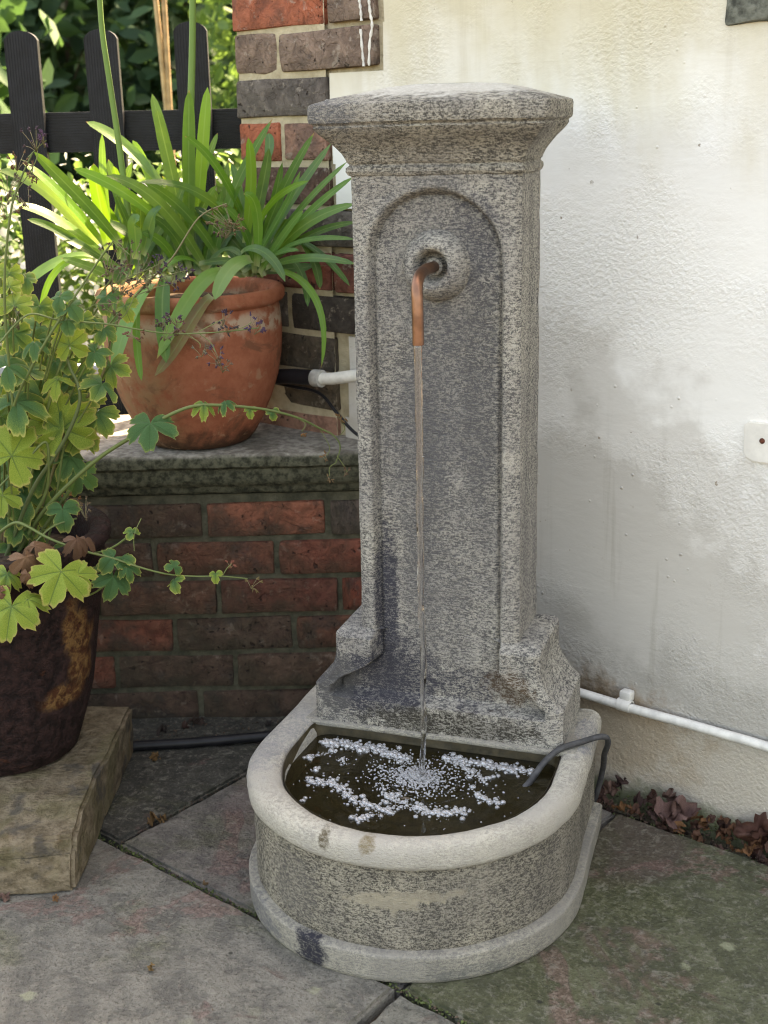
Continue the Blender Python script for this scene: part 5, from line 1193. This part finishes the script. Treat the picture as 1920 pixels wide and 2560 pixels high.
V, F = leaf_cloud(3600, [(-.25, -.05, .76, .38, .28, .38), (.30, .0, .78, .42, .28, .36), (0, -.03, .6, .5, .3, .4)], .010, seed=21, shape=(1, .8)); obj('blossoms', mesh('blossoms', V, F), M_PETAL, wf_)
shrub('shrub', 'light green feathery plant at the foot of the fence', 'shrub', (-1.15, 3.0, 0), [(0, 0, .32, .28, .2, .32), (.1, .1, .45, .2, .2, .3)], 1500, .028, M_SHRUB_LT, 13, trunk=.008)
for i, (x, y, h, lbl) in enumerate(((-3.6, 9.6, 4.2, 'tall dark tree with drooping crown at the back of the garden'), (-1.4, 10.2, 4.6, 'broad deep green tree behind the evergreen shrub'), (.6, 10.8, 4.4, 'leafy tree rising beyond the house corner'), (-5.6, 11, 4.4, 'dark tree at the far side of the lawn'))):
    t = empty('garden_tree', (x, y, 0)); V, F = leaf_cloud(4200, [(0, 0, h * .35, 1.5, 1.0, 1.3), (-.6, .2, h * .6, 1.2, 1, 1.1), (.6, 0, h * .65, 1.2, 1, 1.1), (0, .2, h * .85, 1.0, .9, .8), (0, -.3, .7, 1.4, .8, .7)], .13, seed=40 + i); obj('crown', mesh('crown', V, F), (M_SHRUB_DK, M_SHRUB_DK, M_SHRUB_MID, M_SHRUB_DK)[i], t)
    tv, tf = tube_data([(0, 0, 0), (.05, 0, h * .3), (-.05, .05, h * .6), (0, .1, h * .85)], [.14, .11, .07, .03], 10); obj('trunk', mesh('trunk', tv, tf), M_BARK, t); tag(t, lbl, 'tree')
hd = empty('hedge', (-1.5, 12.6, 0)); V, F = leaf_cloud(9000, [(-5.5, 0, 1.3, 2.4, .5, 1.5), (-2.5, 0, 1.3, 2.4, .5, 1.6), (.5, 0, 1.3, 2.4, .5, 1.5), (3.5, 0, 1.3, 2.4, .5, 1.5)], .12, seed=77); obj('foliage', mesh('foliage', V, F), M_SHRUB_DK, hd)
obj('inner_growth', box_mesh('inner_growth', -8, 6, -.1, .5, 0, 2.4, .1, 2, 5, .15, 2, 3), M_SHRUB_DK, hd); tag(hd, 'long dark hedge closing the far end of the garden', 'hedge')
cn = empty('garden_cane', (atY(362, 250, 3.9).x, 3.9, 0)); tag(cn, 'pair of dry brown canes standing upright behind the fence', 'cane')
for dx, l, tl in ((-.012, 1.65, .02), (.012, 1.7, -.012)):
    tube('cane', [(dx, 0, 0), (dx + tl, 0, .6), (dx + tl * .5, .01, 1.1), (dx - tl * .3, 0, l)], [.009, .009, .008, .007], M_CANE, cn, 8)
bx_ = empty('planter_trough', (-.93, 3.02, 0)); tag(bx_, 'pale grey painted timber trough standing behind the pickets', 'trough')
for i in range(3): obj('board', box_mesh('board', -.42, .42, -.011, .011, 0, .175, .003), M_GREYPAINT, bx_, (0, -.14, .04 + .18 * i))
for s_ in (-1, 1): obj('end_board', box_mesh('end_board', -.011, .011, -.14, .14, .03, .58, .003), M_GREYPAINT, bx_, (s_ * .432, .0, 0))
obj('soil', box_mesh('soil', -.42, .42, -.128, .13, .1, .5, .01, 1, 6, .01, 20, 1), M_SOIL, bx_)
bpy.context.view_layer.update()
